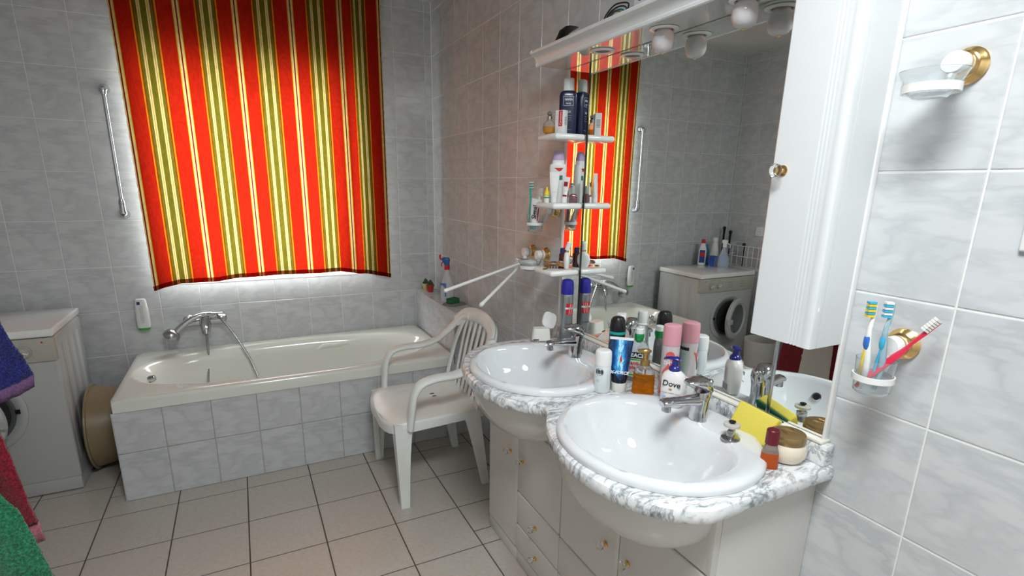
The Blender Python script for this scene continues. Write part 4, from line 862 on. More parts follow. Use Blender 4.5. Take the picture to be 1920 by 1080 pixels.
cream_tube('cream_tube', 'plain white cream tube standing on its cap on the middle shelf', (-0.110, -1.737, Z2), -0.55, 0.112, 0.019, None, ((('- -', 0.095), 0.010, M_GREYPRINT), (('------', 0.04), 0.008, M_GREYPRINT)))
cream_tube('cream_tube', 'crumpled white cream tube with dark red bands on the middle shelf', (-0.072, -1.752, Z2), -0.8, 0.096, 0.0125, ((0.021, 0.030), (0.062, 0.078)), ((('-----', 0.045), 0.008, M_GREYPRINT),), 0.08)
t = thing('eye_drops', 'tiny white bottle with yellow cap on the middle shelf', 'bottle', (-0.128, -1.715, Z2), -0.5)
bottle('bottle_body', [(0, 0.0105, 0.0105), (0.024, 0.0105, 0.0105), (0.028, 0.007, 0.007)], M_WPLA, t)
bottle('cap', [(0.027, 0.0105, 0.0105), (0.040, 0.0095, 0.0095), (0.046, 0.0055, 0.0055), (0.058, 0.0035, 0.0035)], M_YEL, t); patch('green_label', 0.0107, -1.2, 1.2, 0.016, 0.021, M_GREEN, t)
t = thing('nail_polish', 'small dark mauve nail polish bottle on the middle shelf', 'bottle', (-0.045, -1.772, Z2), -0.6)
bottle('bottle_body', [(0, 0.0155, 0.011, 4), (0.003, 0.0165, 0.012, 4), (0.027, 0.0155, 0.011, 4), (0.032, 0.011, 0.009, 3), (0.034, 0.008, 0.008)], mat('mauve_lacquer', (0.16, 0.06, 0.07), 0.12, coat=0.8), t)
bottle('cap', [(0.034, 0.0085, 0.007, 3), (0.058, 0.0065, 0.0055, 3), (0.064, 0.004, 0.004)], mat('green_grey_cap', (0.32, 0.36, 0.30), 0.3), t)
t = thing('brown_bottle', 'small brown bottle with navy cap on the lowest shelf', 'bottle', (-0.048, -1.722, Z3), -0.55)
bottle('bottle_body', [(0, 0.0155, 0.0155), (0.002, 0.0165, 0.0165), (0.052, 0.0165, 0.0165), (0.058, 0.011, 0.011), (0.06, 0.009, 0.009)], mat('brown_glass', (0.09, 0.02, 0.01), 0.1, coat=0.6), t)
bottle('cap', [(0.058, 0.0115, 0.0115), (0.076, 0.0112, 0.0112), (0.078, 0.009, 0.009)], M_NAVYPRINT, t); patch('cream_label', 0.0168, -0.9, 0.7, 0.012, 0.028, mat('cream_label', (0.62, 0.55, 0.42), 0.5), t)
t = thing('perfume_flask', 'flat round white flask with tilted white cap on the lowest shelf', 'perfume', (-0.055, -1.762, Z3), 1.02)
bottle('flask_body', [(0, 0.012, 0.008), (0.003, 0.018, 0.010), (0.018, 0.026, 0.0125), (0.034, 0.0285, 0.0135), (0.050, 0.025, 0.012), (0.062, 0.014, 0.010), (0.066, 0.008, 0.008)], M_WGLOSS, t)
b = B(); b.lathe([(0.0085, 0.064), (0.0085, 0.070), (0.007, 0.072), (0.007, 0.076)], 16); b.obj('gold_collar', M_BRASS, t)
o = bottle('cap', [(0, 0.0095, 0.0095), (0.030, 0.0105, 0.0105), (0.032, 0.009, 0.009)], M_WPLA, t); o.location = (0, 0, 0.074); o.rotation_euler = (0.30, 0, 0)
t = thing('tortoise_hairclip', 'mottled amber hair clip lying on the lowest shelf', 'hair clip', (-0.098, -1.742, Z3), -0.5); t.scale = (1.25, 1.25, 1.1)
M_TORT = noisy('tortoiseshell', (0.08, 0.025, 0.01), (0.48, 0.22, 0.06), 0.2, 45.0, coat=0.6)
b = B(); b.tube(cr([(-0.034, 0, 0.010), (-0.02, 0, 0.016), (0.0, 0.0, 0.018), (0.02, 0, 0.016), (0.034, 0, 0.010)], 4), [0.005 + 0.004*sin(PI*i/16) for i in range(17)], 10, w=[0.006 + 0.006*sin(PI*i/16) for i in range(17)]); b.obj('clip_body', M_TORT, t)
for i in range(6):
    b = B(); b.tube([(-0.022 + 0.009*i, 0.010, 0.012), (-0.022 + 0.009*i, 0.015, 0.006), (-0.022 + 0.009*i, 0.010, 0.001)], 0.0016, 6); b.obj('tooth', M_TORT, t)
b = B(); b.lathe([(0.006, 0), (0.008, 0.002), (0.003, 0.004)], 8, c=(-0.03, -0.014)); b.obj('green_bead', mat('olive_bead', (0.20, 0.22, 0.02), 0.4), t)

# ------------------------------------------------------------------ things on the worktop
ZW = 0.8402
M_SILVER = mat('satin_can', (0.34, 0.35, 0.36), 0.32, metal=0.75)
t = thing('hairspray_can', 'tall silver hairspray can with royal blue cap by the far tap', 'can', (-0.056, -1.778, ZW), -0.30)
b = B(); b.lathe([(0.024, 0), (0.0255, 0.003), (0.0255, 0.205), (0.0245, 0.212), (0.0235, 0.214)], 30); b.obj('can_body', M_SILVER, t)
b = B(); b.lathe([(0.0255, 0.213), (0.0255, 0.235), (0.0245, 0.255), (0.021, 0.268), (0.013, 0.272), (0.0, 0.268)], 30); b.obj('cap', mat('royal_blue_cap', (0.025, 0.02, 0.30), 0.3), t)
patch('red_panel', 0.0256, -0.35, 1.15, 0.132, 0.178, mat('signal_red', (0.55, 0.015, 0.02), 0.4), t)
patch('white_band', 0.0257, -0.5, 1.25, 0.155, 0.162, M_WHITEINK, t, off=0.0008)
text('lettering', 'TAFT', 0.009, M_NAVYPRINT, t, (0.008, 0, 0.158), cyl=0.0264); text('lettering', 'Haarspray', 0.009, M_NAVYPRINT, t, (0.008, 0, 0.095), cyl=0.0257)
b = B()
for i in range(3): b.add([(0.0264*sin(a), -0.0264*cos(a), z) for a, z in ((0.1 + 0.3*i, 0.134), (0.16 + 0.3*i, 0.134), (0.36 + 0.3*i, 0.176), (0.30 + 0.3*i, 0.176))], [(0, 1, 2, 3)])
b.obj('white_strokes', M_WHITEINK, t)
t = thing('wipes_box', 'white plastic tub with its lid flipped open by the far basin', 'box', (-0.150, -1.742, 0.864), -0.35)
bottle('tub', [(0, 0.037, 0.024, 4), (0.003, 0.039, 0.026, 4), (0.044, 0.034, 0.022, 4), (0.050, 0.032, 0.020, 4)], mat('ivory_plastic', (0.74, 0.73, 0.68), 0.3), t)
b = B(); b.box((-0.035, -0.0262, 0.004), (-0.012, -0.0255, 0.009)); b.obj('dark_print', M_DARK, t, smooth=0)
o = link('lid', None or (lambda bb: (bb.loft([[(0.031*math.copysign(abs(cos(a))**0.6, cos(a)), y_, 0.030 + 0.032*math.copysign(abs(sin(a))**0.6, sin(a))) for a in [2*PI*q/28 for q in range(28)]] for y_ in (-0.003, 0.004)]), bb.mesh('lid'))[1])(B()), t, M_WPLA); o.location = (0.030, 0.024, 0.046); o.rotation_euler = (-0.30, 0.42, 0.25)
t = thing('deodorant_spray', 'black deodorant can with turquoise ring behind the blue tube', 'can', (-0.116, -2.180, ZW), -0.75)
bottle('can_body', [(0, 0.025, 0.025), (0.003, 0.0265, 0.0265), (0.135, 0.0265, 0.0265), (0.140, 0.0262, 0.0262)], M_BLACK, t)
bottle('turquoise_ring', [(0.161, 0.0272, 0.0272), (0.170, 0.0271, 0.0271)], mat('turquoise', (0.01, 0.38, 0.34), 0.35), t)
bottle('cap', [(0.140, 0.0265, 0.0265), (0.185, 0.026, 0.026), (0.205, 0.0235, 0.0235), (0.215, 0.018, 0.018), (0.218, 0.010, 0.010)], M_BLACK, t)
text('lettering', 'AXE', 0.022, M_WHITEINK, t, (0, 0, 0.09), cyl=0.0266, sx=1.0)
t = thing('mouthwash_bottle', 'clear round-shouldered bottle with white cap behind the black can', 'bottle', (-0.062, -2.129, ZW), -0.6)
bottle('bottle_body', [(0, 0.031, 0.022, 3), (0.004, 0.034, 0.024, 3), (0.12, 0.034, 0.024, 3), (0.148, 0.028, 0.021, 2.5), (0.160, 0.017, 0.017), (0.166, 0.0155, 0.0155)], M_CLPLA, t)
b = B(); b.lathe([(0.019, 0.163), (0.020, 0.167), (0.0165, 0.170), (0.0165, 0.208), (0.015, 0.211), (0, 0.211)], 24); b.obj('cap', M_WPLA, t)
patch('cap_label', 0.0166, 2.2, 4.1, 0.176, 0.204, M_GREYPRINT, t); patch('cap_label_field', 0.0168, 2.4, 3.9, 0.179, 0.201, M_WPLA, t, off=0.0006)
t = thing('mouthwash_bottle', 'flat clear mouthwash bottle with green neck and red and black label', 'bottle', (-0.058, -2.222, ZW), -0.85)
bottle('bottle_body', [(0, 0.035, 0.015, 3.5), (0.004, 0.038, 0.017, 3.5), (0.105, 0.038, 0.017, 3.5), (0.128, 0.030, 0.015, 3), (0.142, 0.014, 0.012)], M_CLPLA, t)
bottle('green_measure', [(0.135, 0.009, 0.009), (0.140, 0.013, 0.013), (0.155, 0.0165, 0.0165), (0.165, 0.0150, 0.0150)], mat('green_liquid', (0.03, 0.50, 0.14), 0.06, trans=0.6), t)
bottle('cap', [(0.163, 0.0135, 0.0135), (0.180, 0.0132, 0.0132), (0.182, 0.011, 0.011)], M_WPLA, t)
b = B(); b.box((-0.031, -0.0180, 0.018), (0.031, -0.0172, 0.104)); b.obj('label', mat('pale_label', (0.60, 0.62, 0.62), 0.45), t, smooth=0)
b = B(); b.box((-0.031, -0.0186, 0.083), (0.031, -0.0180, 0.104)); b.obj('black_band', M_BLACK, t, smooth=0)
b = B(); b.box((-0.031, -0.0186, 0.076), (0.031, -0.0180, 0.081)); b.box((-0.031, -0.0186, 0.022), (0.031, -0.0180, 0.027)); b.obj('green_band', M_GREEN, t, smooth=0)
text('lettering', 'REACH', 0.019, M_WHITEINK, t, (-0.002, -0.0188, 0.093), bold=0.0005, sx=0.98)
text('lettering', 'anti-', 0.018, M_RED, t, (-0.004, -0.0188, 0.066), bold=0.0004); text('lettering', 'plaque', 0.017, M_RED, t, (0.0, -0.0188, 0.051), bold=0.0004); text('print', '-------', 0.012, M_RED, t, (0, -0.0188, 0.038))
# blue tube
def blue_print():
    m = mat('blue_tube_print', (0.01, 0.05, 0.2), 0.25, coat=0.4); k = N(m); t_ = k.n('TexCoord'); s = k.n('SeparateXYZ'); k.l(t_.outputs['Object'], s.inputs[0])
    nz = k.n('TexNoise', Scale=55.0, Detail=6.0, Roughness=0.65, Distortion=0.8); k.l(mapping(k, t_.outputs['Object'], scale=(1.3, 1, 0.6)), nz.inputs['Vector'])
    ab = k.n('Math', operation='ABSOLUTE'); k.l(s.outputs[0], ab.inputs[0])
    mr = k.n('MapRange'); k.l(ab.outputs[0], mr.inputs['Value']); mr.inputs['From Min'].default_value = 0.006; mr.inputs['From Max'].default_value = 0.022; mr.inputs['To Min'].default_value = 0.50; mr.inputs['To Max'].default_value = 0.02
    z1 = k.n('MapRange'); k.l(s.outputs[2], z1.inputs['Value']); z1.inputs['From Min'].default_value = 0.050; z1.inputs['From Max'].default_value = 0.066; z1.inputs['To Min'].default_value = -0.6; z1.inputs['To Max'].default_value = 0.0
    a1 = k.n('Math', operation='ADD'); k.l(mr.outputs[0], a1.inputs[0]); k.l(nz.outputs[0], a1.inputs[1]); a2 = k.n('Math', operation='ADD'); k.l(a1.outputs[0], a2.inputs[0]); k.l(z1.outputs[0], a2.inputs[1])
    r = k.ramp(a2.outputs[0], [(0.42, (0.002, 0.006, 0.02)), (0.72, (0.0, 0.08, 0.30)), (0.95, (0.03, 0.36, 0.72)), (1.0, (0.45, 0.80, 0.95))]); k.l(r.outputs[0], k.b.inputs['Base Color']); return m
t = thing('hair_gel_tube', 'blue and black gel tube standing on its white cap between the basins', 'tube', (-0.168, -2.268, ZW), -0.72)
bottle('tube_body', [(0.030, 0.023, 0.021), (0.036, 0.0245, 0.022), (0.08, 0.028, 0.0165, 2.2), (0.13, 0.033, 0.009, 2.4), (0.168, 0.0365, 0.0016, 3)], blue_print(), t)
bottle('crimp', [(0.168, 0.0365, 0.0016, 3), (0.176, 0.037, 0.0012, 3)], M_WPLA, t)
bottle('cap', [(0, 0.0225, 0.0205), (0.001, 0.0232, 0.0212), (0.030, 0.0238, 0.0216)], mat('ivory_plastic'), t)
text('lettering', 'X-FORCE', 0.0135, M_WHITEINK, t, (0.0, -0.0202, 0.066), rot=(PI/2 - 0.18, 0, 0), shear=0.3, bold=0.0004, sx=1.0)
b = B(); b.add([(0.001, -0.0165, 0.100), (0.006, -0.0165, 0.104), (0.004, -0.0150, 0.116), (0.001, -0.0145, 0.122), (-0.001, -0.0155, 0.110)], [(0, 1, 2, 3, 4)]); b.obj('red_motif', M_RED, t)
t = thing('roll_on_deodorant', 'short white deodorant can with grey oval badge between the basins', 'can', (-0.222, -2.252, ZW), -0.72)
b = B(); b.lathe([(0.022, 0), (0.0255, 0.004), (0.0260, 0.010), (0.0260, 0.088), (0.0250, 0.090)], 30); b.obj('can_body', mat('cool_white_can', (0.66, 0.71, 0.73), 0.22, coat=0.5), t)
b = B(); b.lathe([(0.0262, 0.090), (0.0262, 0.126), (0.0245, 0.134), (0.020, 0.138), (0.0, 0.139)], 30); b.obj('cap', M_WPLA, t)
b = B(); n = 24; b.add([(0.0266*sin(-0.32 + 0.50*cos(2*PI*i/n)), -0.0266*cos(-0.32 + 0.50*cos(2*PI*i/n)), 0.072 + 0.011*math.copysign(abs(sin(2*PI*i/n))**0.6, sin(2*PI*i/n))) for i in range(n)], [tuple(range(n))]); b.obj('grey_badge', M_GREYPRINT, t)
text('lettering', '18B', 0.016, M_BLACK, t, (-0.0085, 0, 0.072), cyl=0.0268, bold=0.0004)
for dz in (0.046, 0.041, 0.012): text('print', '----', 0.007, M_GREYPRINT, t, (-0.012, 0, dz), cyl=0.0261)
for q in range(8): text('print', '--', 0.006, M_GREYPRINT, t, (0.019, 0, 0.022 + 0.006*q), cyl=0.0261)
t = thing('soap_dispenser', 'clear pump bottle of orange liquid soap with gold pump', 'dispenser', (-0.106, -2.312, ZW), -0.72)
bottle('bottle_body', [(0.0665, 0.0315, 0.0222, 3.1), (0.080, 0.026, 0.020, 2.6), (0.092, 0.014, 0.014), (0.094, 0.011, 0.011)], M_CLPLA, t)
bottle('liquid_soap', [(0, 0.033, 0.022, 3.5), (0.003, 0.0355, 0.0245, 3.5), (0.010, 0.034, 0.0235, 3.5), (0.062, 0.033, 0.023, 3.2), (0.066, 0.0318, 0.0224, 3.1)], M_ORNG, t)
M_GOLDP = mat('gold_plastic', (0.42, 0.26, 0.09), 0.25, metal=0.7)
b = B(); b.lathe([(0.0145, 0.090), (0.0145, 0.106), (0.009, 0.110), (0.0085, 0.122), (0.011, 0.126), (0.011, 0.130), (0.007, 0.132)], 22); b.obj('pump_collar', M_GOLDP, t)
b = B(); b.loft([selip(0.016, 0.010, 0.131, 2, 20, -0.002), selip(0.021, 0.011, 0.134, 2, 20, -0.004), selip(0.021, 0.010, 0.139, 2, 20, -0.004), selip(0.010, 0.006, 0.143, 2, 20, 0)]); b.obj('pump_head', M_GOLDP, t)
M_PINKC = mat('pink_cap', (0.66, 0.30, 0.36), 0.35)
t = thing('pink_spray_can', 'pink-capped spray can with coral swirl beside the orange soap dispenser', 'can', (-0.053, -2.362, ZW), -0.95)
b = B(); b.lathe([(0.024, 0), (0.0265, 0.003), (0.0265, 0.160), (0.0255, 0.166)], 30); b.obj('can_body', mat('pale_pink_can', (0.62, 0.56, 0.58), 0.25, metal=0.25), t)
b = B(); b.lathe([(0.0270, 0.166), (0.0270, 0.218), (0.0255, 0.226), (0.020, 0.2285), (0, 0.229)], 30); b.obj('cap', M_PINKC, t)
M_CORAL = mat('coral_ink', (0.68, 0.10, 0.09), 0.4)
def ribbon(pts, w, name, m, p, r):
    c = cr([(a, z, 0) for a, z in pts], 6); L1, L2 = [], []
    for i, q in enumerate(c):
        d = (c[min(i + 1, len(c) - 1)] - c[max(i - 1, 0)]).normalized(); ww = w*(0.25 + sin(PI*i/(len(c) - 1)))
        for Ls, s_ in ((L1, 1), (L2, -1)):
            x_ = q.x - d.y*ww*s_; z_ = q.y + d.x*ww*s_; a = x_/r; Ls.append((r*sin(a), -r*cos(a), z_))
    b = B(); b.loft([L1, L2], closed=False); return b.obj(name, m, p)
ribbon([(-0.016, 0.04), (-0.010, 0.07), (0.006, 0.098), (0.014, 0.122), (0.008, 0.142), (-0.004, 0.139), (-0.006, 0.122)], 0.006, 'coral_swirl', M_CORAL, t, 0.0272)
ribbon([(-0.018, 0.075), (-0.002, 0.098), (0.016, 0.120), (0.030, 0.138)], 0.004, 'coral_swirl', M_CORAL, t, 0.0272)
ribbon([(-0.024, 0.008), (-0.014, 0.03), (-0.020, 0.05)], 0.005, 'coral_swirl', M_CORAL, t, 0.0272)
text('lettering', 'SHY', 0.017, M_WHITEINK, t, (0.002, 0, 0.112), cyl=0.0273, bold=0.0003)
patch('text_panel', 0.0268, 1.75, 3.1, 0.01, 0.150, mat('mint_panel', (0.42, 0.50, 0.48), 0.4), t); patch('black_bar', 0.0270, 1.75, 3.1, 0.142, 0.152, M_BLACK, t)
for q in range(14): text('print', '=-=--=-', 0.007, M_GREYPRINT, t, (0.0272*2.42, 0, 0.016 + 0.0088*q), cyl=0.0272)
patch('red_bar', 0.0270, 3.35, 3.65, 0.012, 0.085, M_CORAL, t)
# pump lotion with brand lettering
t = thing('pump_lotion', 'white pump bottle with dark blue pump behind the near tap', 'dispenser', (-0.136, -2.468, 0.8635), -1.08)
bottle('bottle_body', [(0, 0.028, 0.018, 2.6), (0.003, 0.031, 0.020, 2.6), (0.045, 0.0345, 0.0225, 2.4), (0.080, 0.0345, 0.0225, 2.4), (0.096, 0.029, 0.020, 2.3), (0.104, 0.019, 0.016), (0.107, 0.015, 0.014)], mat('lotion_white', (0.80, 0.77, 0.76), 0.25), t)
M_PUMP = mat('navy_pump', (0.02, 0.02, 0.20), 0.25, coat=0.3)
b = B(); b.lathe([(0.0155, 0.104), (0.017, 0.108), (0.0165, 0.112), (0.013, 0.118), (0.010, 0.120), (0.0085, 0.132), (0.010, 0.136)], 22); b.obj('pump_collar', M_PUMP, t)
b = B(); b.loft([[(xx, yy*cos(a), zz + hh*sin(a)) for a in [2*PI*q/14 for q in range(14)]] for xx, yy, zz, hh in ((-0.033, 0.003, 0.133, 0.003), (-0.028, 0.006, 0.137, 0.004), (-0.012, 0.010, 0.140, 0.005), (0.006, 0.012, 0.140, 0.006), (0.014, 0.009, 0.138, 0.004))]); b.obj('pump_head', M_PUMP, t)
text('lettering', 'Dove', 0.0235, M_BLACK, t, (0.001, -0.0229, 0.070), rot=(PI/2, 0, 0), bold=0.0003, shear=0.12)
text('print', 'beauty cream wash', 0.0072, M_GREYPRINT, t, (0, -0.0226, 0.043))
b = B(); b.add([(0.0 + 0.006*cos(a)*(1 if i % 2 else 0.6), -0.0236, 0.054 + 0.0035*sin(a)) for i, a in enumerate([2*PI*q/10 for q in range(10)])], [tuple(range(10))]); b.obj('gold_bird_mark', M_BRASS, t)
b = B(); b.box((-0.024, -0.0212, 0.012), (-0.012, -0.0205, 0.032)); b.obj('blue_field', mat('soft_blue_print', (0.30, 0.42, 0.66), 0.4), t, smooth=0)
for q in range(4): text('print', '-----', 0.007, M_GREYPRINT, t, (0.004, -0.0214, 0.014 + 0.005*q))
for q in range(9): text('print', '=-==-', 0.0085, M_GREYPRINT, t, (0.002, 0.0232, 0.036 + 0.0055*q), rot=(PI/2, 0, PI))
b = B(); b.box((-0.016, 0.0212, 0.010), (0.016, 0.0220, 0.030)); b.obj('barcode', M_GREYPRINT, t, smooth=0)
# plug
t = thing('basin_plug', 'metal pop-up plug with clear disc standing on the near basin rim', 'plug', (-0.150, -2.690, 0.8605), 0.4); t.scale = (1.2, 1.2, 0.95)
b = B(); b.lathe([(0.0185, 0), (0.0195, 0.002), (0.019, 0.005), (0.015, 0.007), (0.0, 0.007)], 26); b.obj('plug_base', M_CHROME2, t)
ro('plug_body', (-0.010, -0.006, 0.006), (0.010, 0.006, 0.028), M_CHROME2, t, 0.0015)
b = B(); b.lathe([(0.005, 0.028), (0.005, 0.040)], 12); b.obj('stem', M_CHROME2, t)
b = B(); b.lathe([(0.012, 0.036), (0.0165, 0.038), (0.0165, 0.044), (0.012, 0.046)], 24); b.obj('clear_disc', mat('milky_disc', (0.70, 0.68, 0.62), 0.25, trans=0.3), t)
b = B(); b.lathe([(0.003, 0.045), (0.004, 0.048), (0.007, 0.050), (0.007, 0.052), (0, 0.0525)], 14); b.obj('screw', M_BLACK, t)
# sponge leaning against the ledge
t = thing('sponge', 'yellow sponge with green scouring side leaning on the mirror ledge', 'sponge', (-0.078, -2.682, 0.848), rot=(0.16, 0.42, 0.20))
M_SPY = noisy('yellow_foam', (0.74, 0.62, 0.10), (0.66, 0.55, 0.08), 0.85, 420.0, 0.15); M_SPG = noisy('green_scourer', (0.01, 0.13, 0.07), (0.005, 0.07, 0.04), 0.9, 400.0, 0.8)
ro('foam', (-0.014, -0.054, 0.0), (0.014, 0.054, 0.078), M_SPY, t, 0.005, 3); ro('scouring_pad', (0.0141, -0.054, 0.0), (0.021, 0.054, 0.078), M_SPG, t, 0.002)
t = thing('perfume_bottle', 'small amber bottle with maroon cap at the near end of the worktop', 'perfume', (-0.148, -2.800, ZW), -0.75)
bottle('glass_body', [(0.0385, 0.0186, 0.0116, 2.4), (0.056, 0.013, 0.010), (0.060, 0.009, 0.009)], M_CLPLA, t)
bottle('perfume_liquid', [(0, 0.019, 0.0115, 2.6), (0.003, 0.0205, 0.0125, 2.6), (0.038, 0.0187, 0.0117, 2.4)], mat('red_amber', (0.75, 0.16, 0.03), 0.06, trans=0.55, ior=1.25), t)
bottle('cap', [(0.060, 0.0135, 0.0135), (0.061, 0.0145, 0.0145), (0.094, 0.0140, 0.0140), (0.096, 0.012, 0.012)], mat('maroon_cap', (0.13, 0.008, 0.018), 0.35), t)
t = thing('cream_jar', 'squat cream jar with bronze lid at the near end of the worktop', 'jar', (-0.078, -2.790, ZW), 0)
b = B(); b.lathe([(0.026, 0), (0.036, 0.004), (0.0445, 0.018), (0.0455, 0.030), (0.042, 0.044), (0.037, 0.050)], 36); b.obj('jar_body', mat('cream_jar', (0.74, 0.66, 0.53), 0.2, coat=0.5), t)
b = B(); b.lathe([(0.0395, 0.049), (0.0405, 0.051), (0.0405, 0.064), (0.0385, 0.069), (0.030, 0.0725), (0.0, 0.0735)], 36); b.obj('lid', mat('bronze_lid', (0.33, 0.22, 0.10), 0.25, metal=0.6), t)
b = B()
for q in range(5): b.tube(cr([(-0.02, -0.012 + 0.004*q, 0.0738), (-0.006, 0.002 + 0.003*q, 0.0742), (0.008, -0.008 + 0.004*q, 0.0742), (0.02, 0.004 + 0.002*q, 0.0738)], 4), 0.0005, 5)
b.obj('embossed_script', M_BRASS, t)

# ------------------------------------------------------------------ things on the canopy
t = thing('black_nozzle', 'black plastic nozzle lying at the far end of the canopy', 'nozzle', (-0.125, -1.79, 1.9515), 0)
b = B(); b.loft([[(x_ + w_*cos(a), y_, z_ + h_*sin(a)) for a in [2*PI*q/16 for q in range(16)]] for x_, y_, z_, w_, h_ in ((0.0, 0.085, 0.003, 0.006, 0.003), (0.0, 0.060, 0.006, 0.012, 0.006), (0.0, 0.03, 0.012, 0.016, 0.011), (0.0, 0.012, 0.025, 0.018, 0.010), (0.0, -0.005, 0.034, 0.022, 0.007), (0.0, -0.045, 0.038, 0.024, 0.004), (0.0, -0.062, 0.037, 0.020, 0.002))]); b.obj('nozzle_body', M_BLACK, t)
t = thing('power_cable', 'tangle of black and yellow-green cable on the canopy', 'cable', (-0.11, -2.035, 1.9515), 0)
for k, (m_, ph) in enumerate(((M_BLACK, 0), (M_BLACK, 0.7), (mat('teal_wire', (0.01, 0.16, 0.15), 0.4), 1.4), (mat('ochre_wire', (0.38, 0.26, 0.03), 0.4), 2.0))):
    pts = [(0.012*k - 0.01, 0.09 - 0.018*k + 0.0, 0.004), (0.005*k, 0.045, 0.010), (-0.01 + 0.01*k, 0.012, 0.030 + 0.004*k), (0.0, -0.02 - 0.01*k, 0.052 - 0.009*k), (0.012, -0.065 + 0.012*k, 0.046 - 0.006*k), (0.015, -0.050, 0.024), (0.01, -0.01, 0.016), (0.005, 0.03, 0.006)]
    b = B(); b.tube(cr(pts, 8), 0.0024, 7); b.obj('wire', m_, t)
t = thing('carton', 'white carton with navy lettering standing on the canopy', 'box', (-0.075, -2.205, 1.9515), 0)
ro('carton_body', (-0.03, -0.07, 0), (0.03, 0.07, 0.12), mat('carton_white', (0.72, 0.74, 0.76), 0.4), t, 0.001)
text('lettering', 'ono', 0.050, M_NAVYPRINT, t, (-0.0305, 0.045, 0.074), rot=(PI/2, -PI/2, -PI/2), bold=0.001); text('lettering', '---', 0.022, mat('sky_print', (0.1, 0.45, 0.7), 0.4), t, (-0.0305, 0.005, 0.062), rot=(PI/2, 0, -PI/2))

# ------------------------------------------------------------------ things on the bath ledge
def cactus(x, y, pm, pl, lab):
    t = thing('potted_cactus', lab, 'plant', (x, y, 0.757))
    b = B(); b.lathe([(0.017, 0), (0.0235, 0.040), (0.026, 0.041), (0.026, 0.050), (0.0235, 0.050), (0.0225, 0.044), (0, 0.044)], 22, cap1=False); b.obj('pot', pm, t)
    gm = noisy('cactus_green', (0.02, 0.07, 0.02), (0.06, 0.13, 0.04), 0.7, 90.0, 0.4)
    for k, (dx, dy, h_, r_) in enumerate(((0, 0, 0.042, 0.013), (0.012, 0.004, 0.028, 0.009), (-0.012, -0.004, 0.024, 0.009), (0.003, -0.010, 0.020, 0.008))):
        b = B(); seg = 20; rings = []
        for i in range(8):
            f = i/7; rr = r_*(sin(PI*min(0.98, 0.25 + 0.75*f))**0.6)
            rings.append([(dx + rr*(1 + 0.16*(1 if q % 2 else -1))*cos(2*PI*q/seg), dy + rr*(1 + 0.16*(1 if q % 2 else -1))*sin(2*PI*q/seg), 0.042 + h_*f) for q in range(seg)])
        b.loft(rings); b.obj('cactus_stem', gm, t)
cactus(-0.093, -0.060, mat('cream_pot', (0.55, 0.48, 0.24), 0.5), 0, 'small cactus in a cream pot at the back of the bath ledge')
cactus(-0.080, -0.122, mat('red_pot', (0.40, 0.03, 0.015), 0.5), 0, 'small cactus in a red pot on the bath ledge')
t = thing('spray_bottle', 'white spray bottle with blue and red trigger on the bath ledge', 'bottle', (-0.070, -0.430, 0.757), 2.67)
bottle('bottle_body', [(0, 0.042, 0.026, 3), (0.004, 0.044, 0.028, 3), (0.09, 0.044, 0.028, 2.8), (0.14, 0.030, 0.022, 2.4), (0.18, 0.017, 0.016), (0.200, 0.0145, 0.0145)], mat('hazy_bottle', (0.66, 0.69, 0.71), 0.25, trans=0.25), t)
bottle('red_collar', [(0.198, 0.0175, 0.0175), (0.226, 0.0170, 0.0170)], M_RED, t)
b = B(); b.loft([selip(0.016, 0.014, 0.226, 3), selip(0.018, 0.014, 0.240, 3, cx=0.002), selip(0.026, 0.013, 0.258, 3, cx=0.006), selip(0.024, 0.012, 0.270, 3, cx=0.008), selip(0.016, 0.009, 0.274, 3, cx=0.006)]); b.obj('trigger_head', mat('mid_blue', (0.02, 0.10, 0.32), 0.35), t)
b = B(); b.tube(cr([(0.030, 0, 0.262), (0.040, 0, 0.264), (0.044, 0, 0.280), (0.040, 0, 0.290)], 4), 0.006, 8); b.tube(cr([(0.022, 0, 0.25), (0.034, 0, 0.235), (0.034, 0, 0.215)], 4), 0.0035, 8); b.obj('nozzle', M_RED, t)
patch('label', 0.0445, 1.65, 3.05, 0.03, 0.115, mat('blue_spray_label', (0.08, 0.16, 0.48), 0.4), t, 0.0285); patch('label_red', 0.0447, 2.0, 2.7, 0.055, 0.095, M_RED, t, 0.0287, 0.001)
t = thing('folded_cloth', 'folded grey-brown cleaning cloth on the front of the bath ledge', 'cloth', (-0.075, -0.560, 0.757), 0.35)
M_CLOTH = noisy('grey_cloth', (0.16, 0.15, 0.13), (0.30, 0.28, 0.25), 0.95, 90.0, 0.8)
b = B(); n = 24
for L_ in range(3):
    z0 = 0.0005 + 0.0042*L_; ring = [[(x_, y_, z0 + dz) for x_, y_ in [((0.062 - 0.003*L_)*math.copysign(abs(cos(a))**0.35, cos(a)) + 0.0035*sin(5*a + L_), (0.050 - 0.002*L_)*math.copysign(abs(sin(a))**0.35, sin(a)) + 0.003*sin(4*a + 2*L_)) for a in [2*PI*q/48 for q in range(48)]]] for dz in (0, 0.0036)]
    b.loft(ring)
b.obj('cloth', M_CLOTH, t, 30)
t = thing('sponge', 'dark green sponge on the folded cloth on the bath ledge', 'sponge', (-0.085, -0.565, 0.7705), 0.45)
ro('foam', (-0.035, -0.024, 0.0), (0.035, 0.024, 0.024), noisy('green_foam', (0.01, 0.16, 0.04), (0.008, 0.10, 0.03), 0.85, 300.0, 0.5), t, 0.003); ro('scouring_pad', (-0.035, -0.024, 0.0241), (0.035, 0.024, 0.030), M_SPG, t, 0.002)

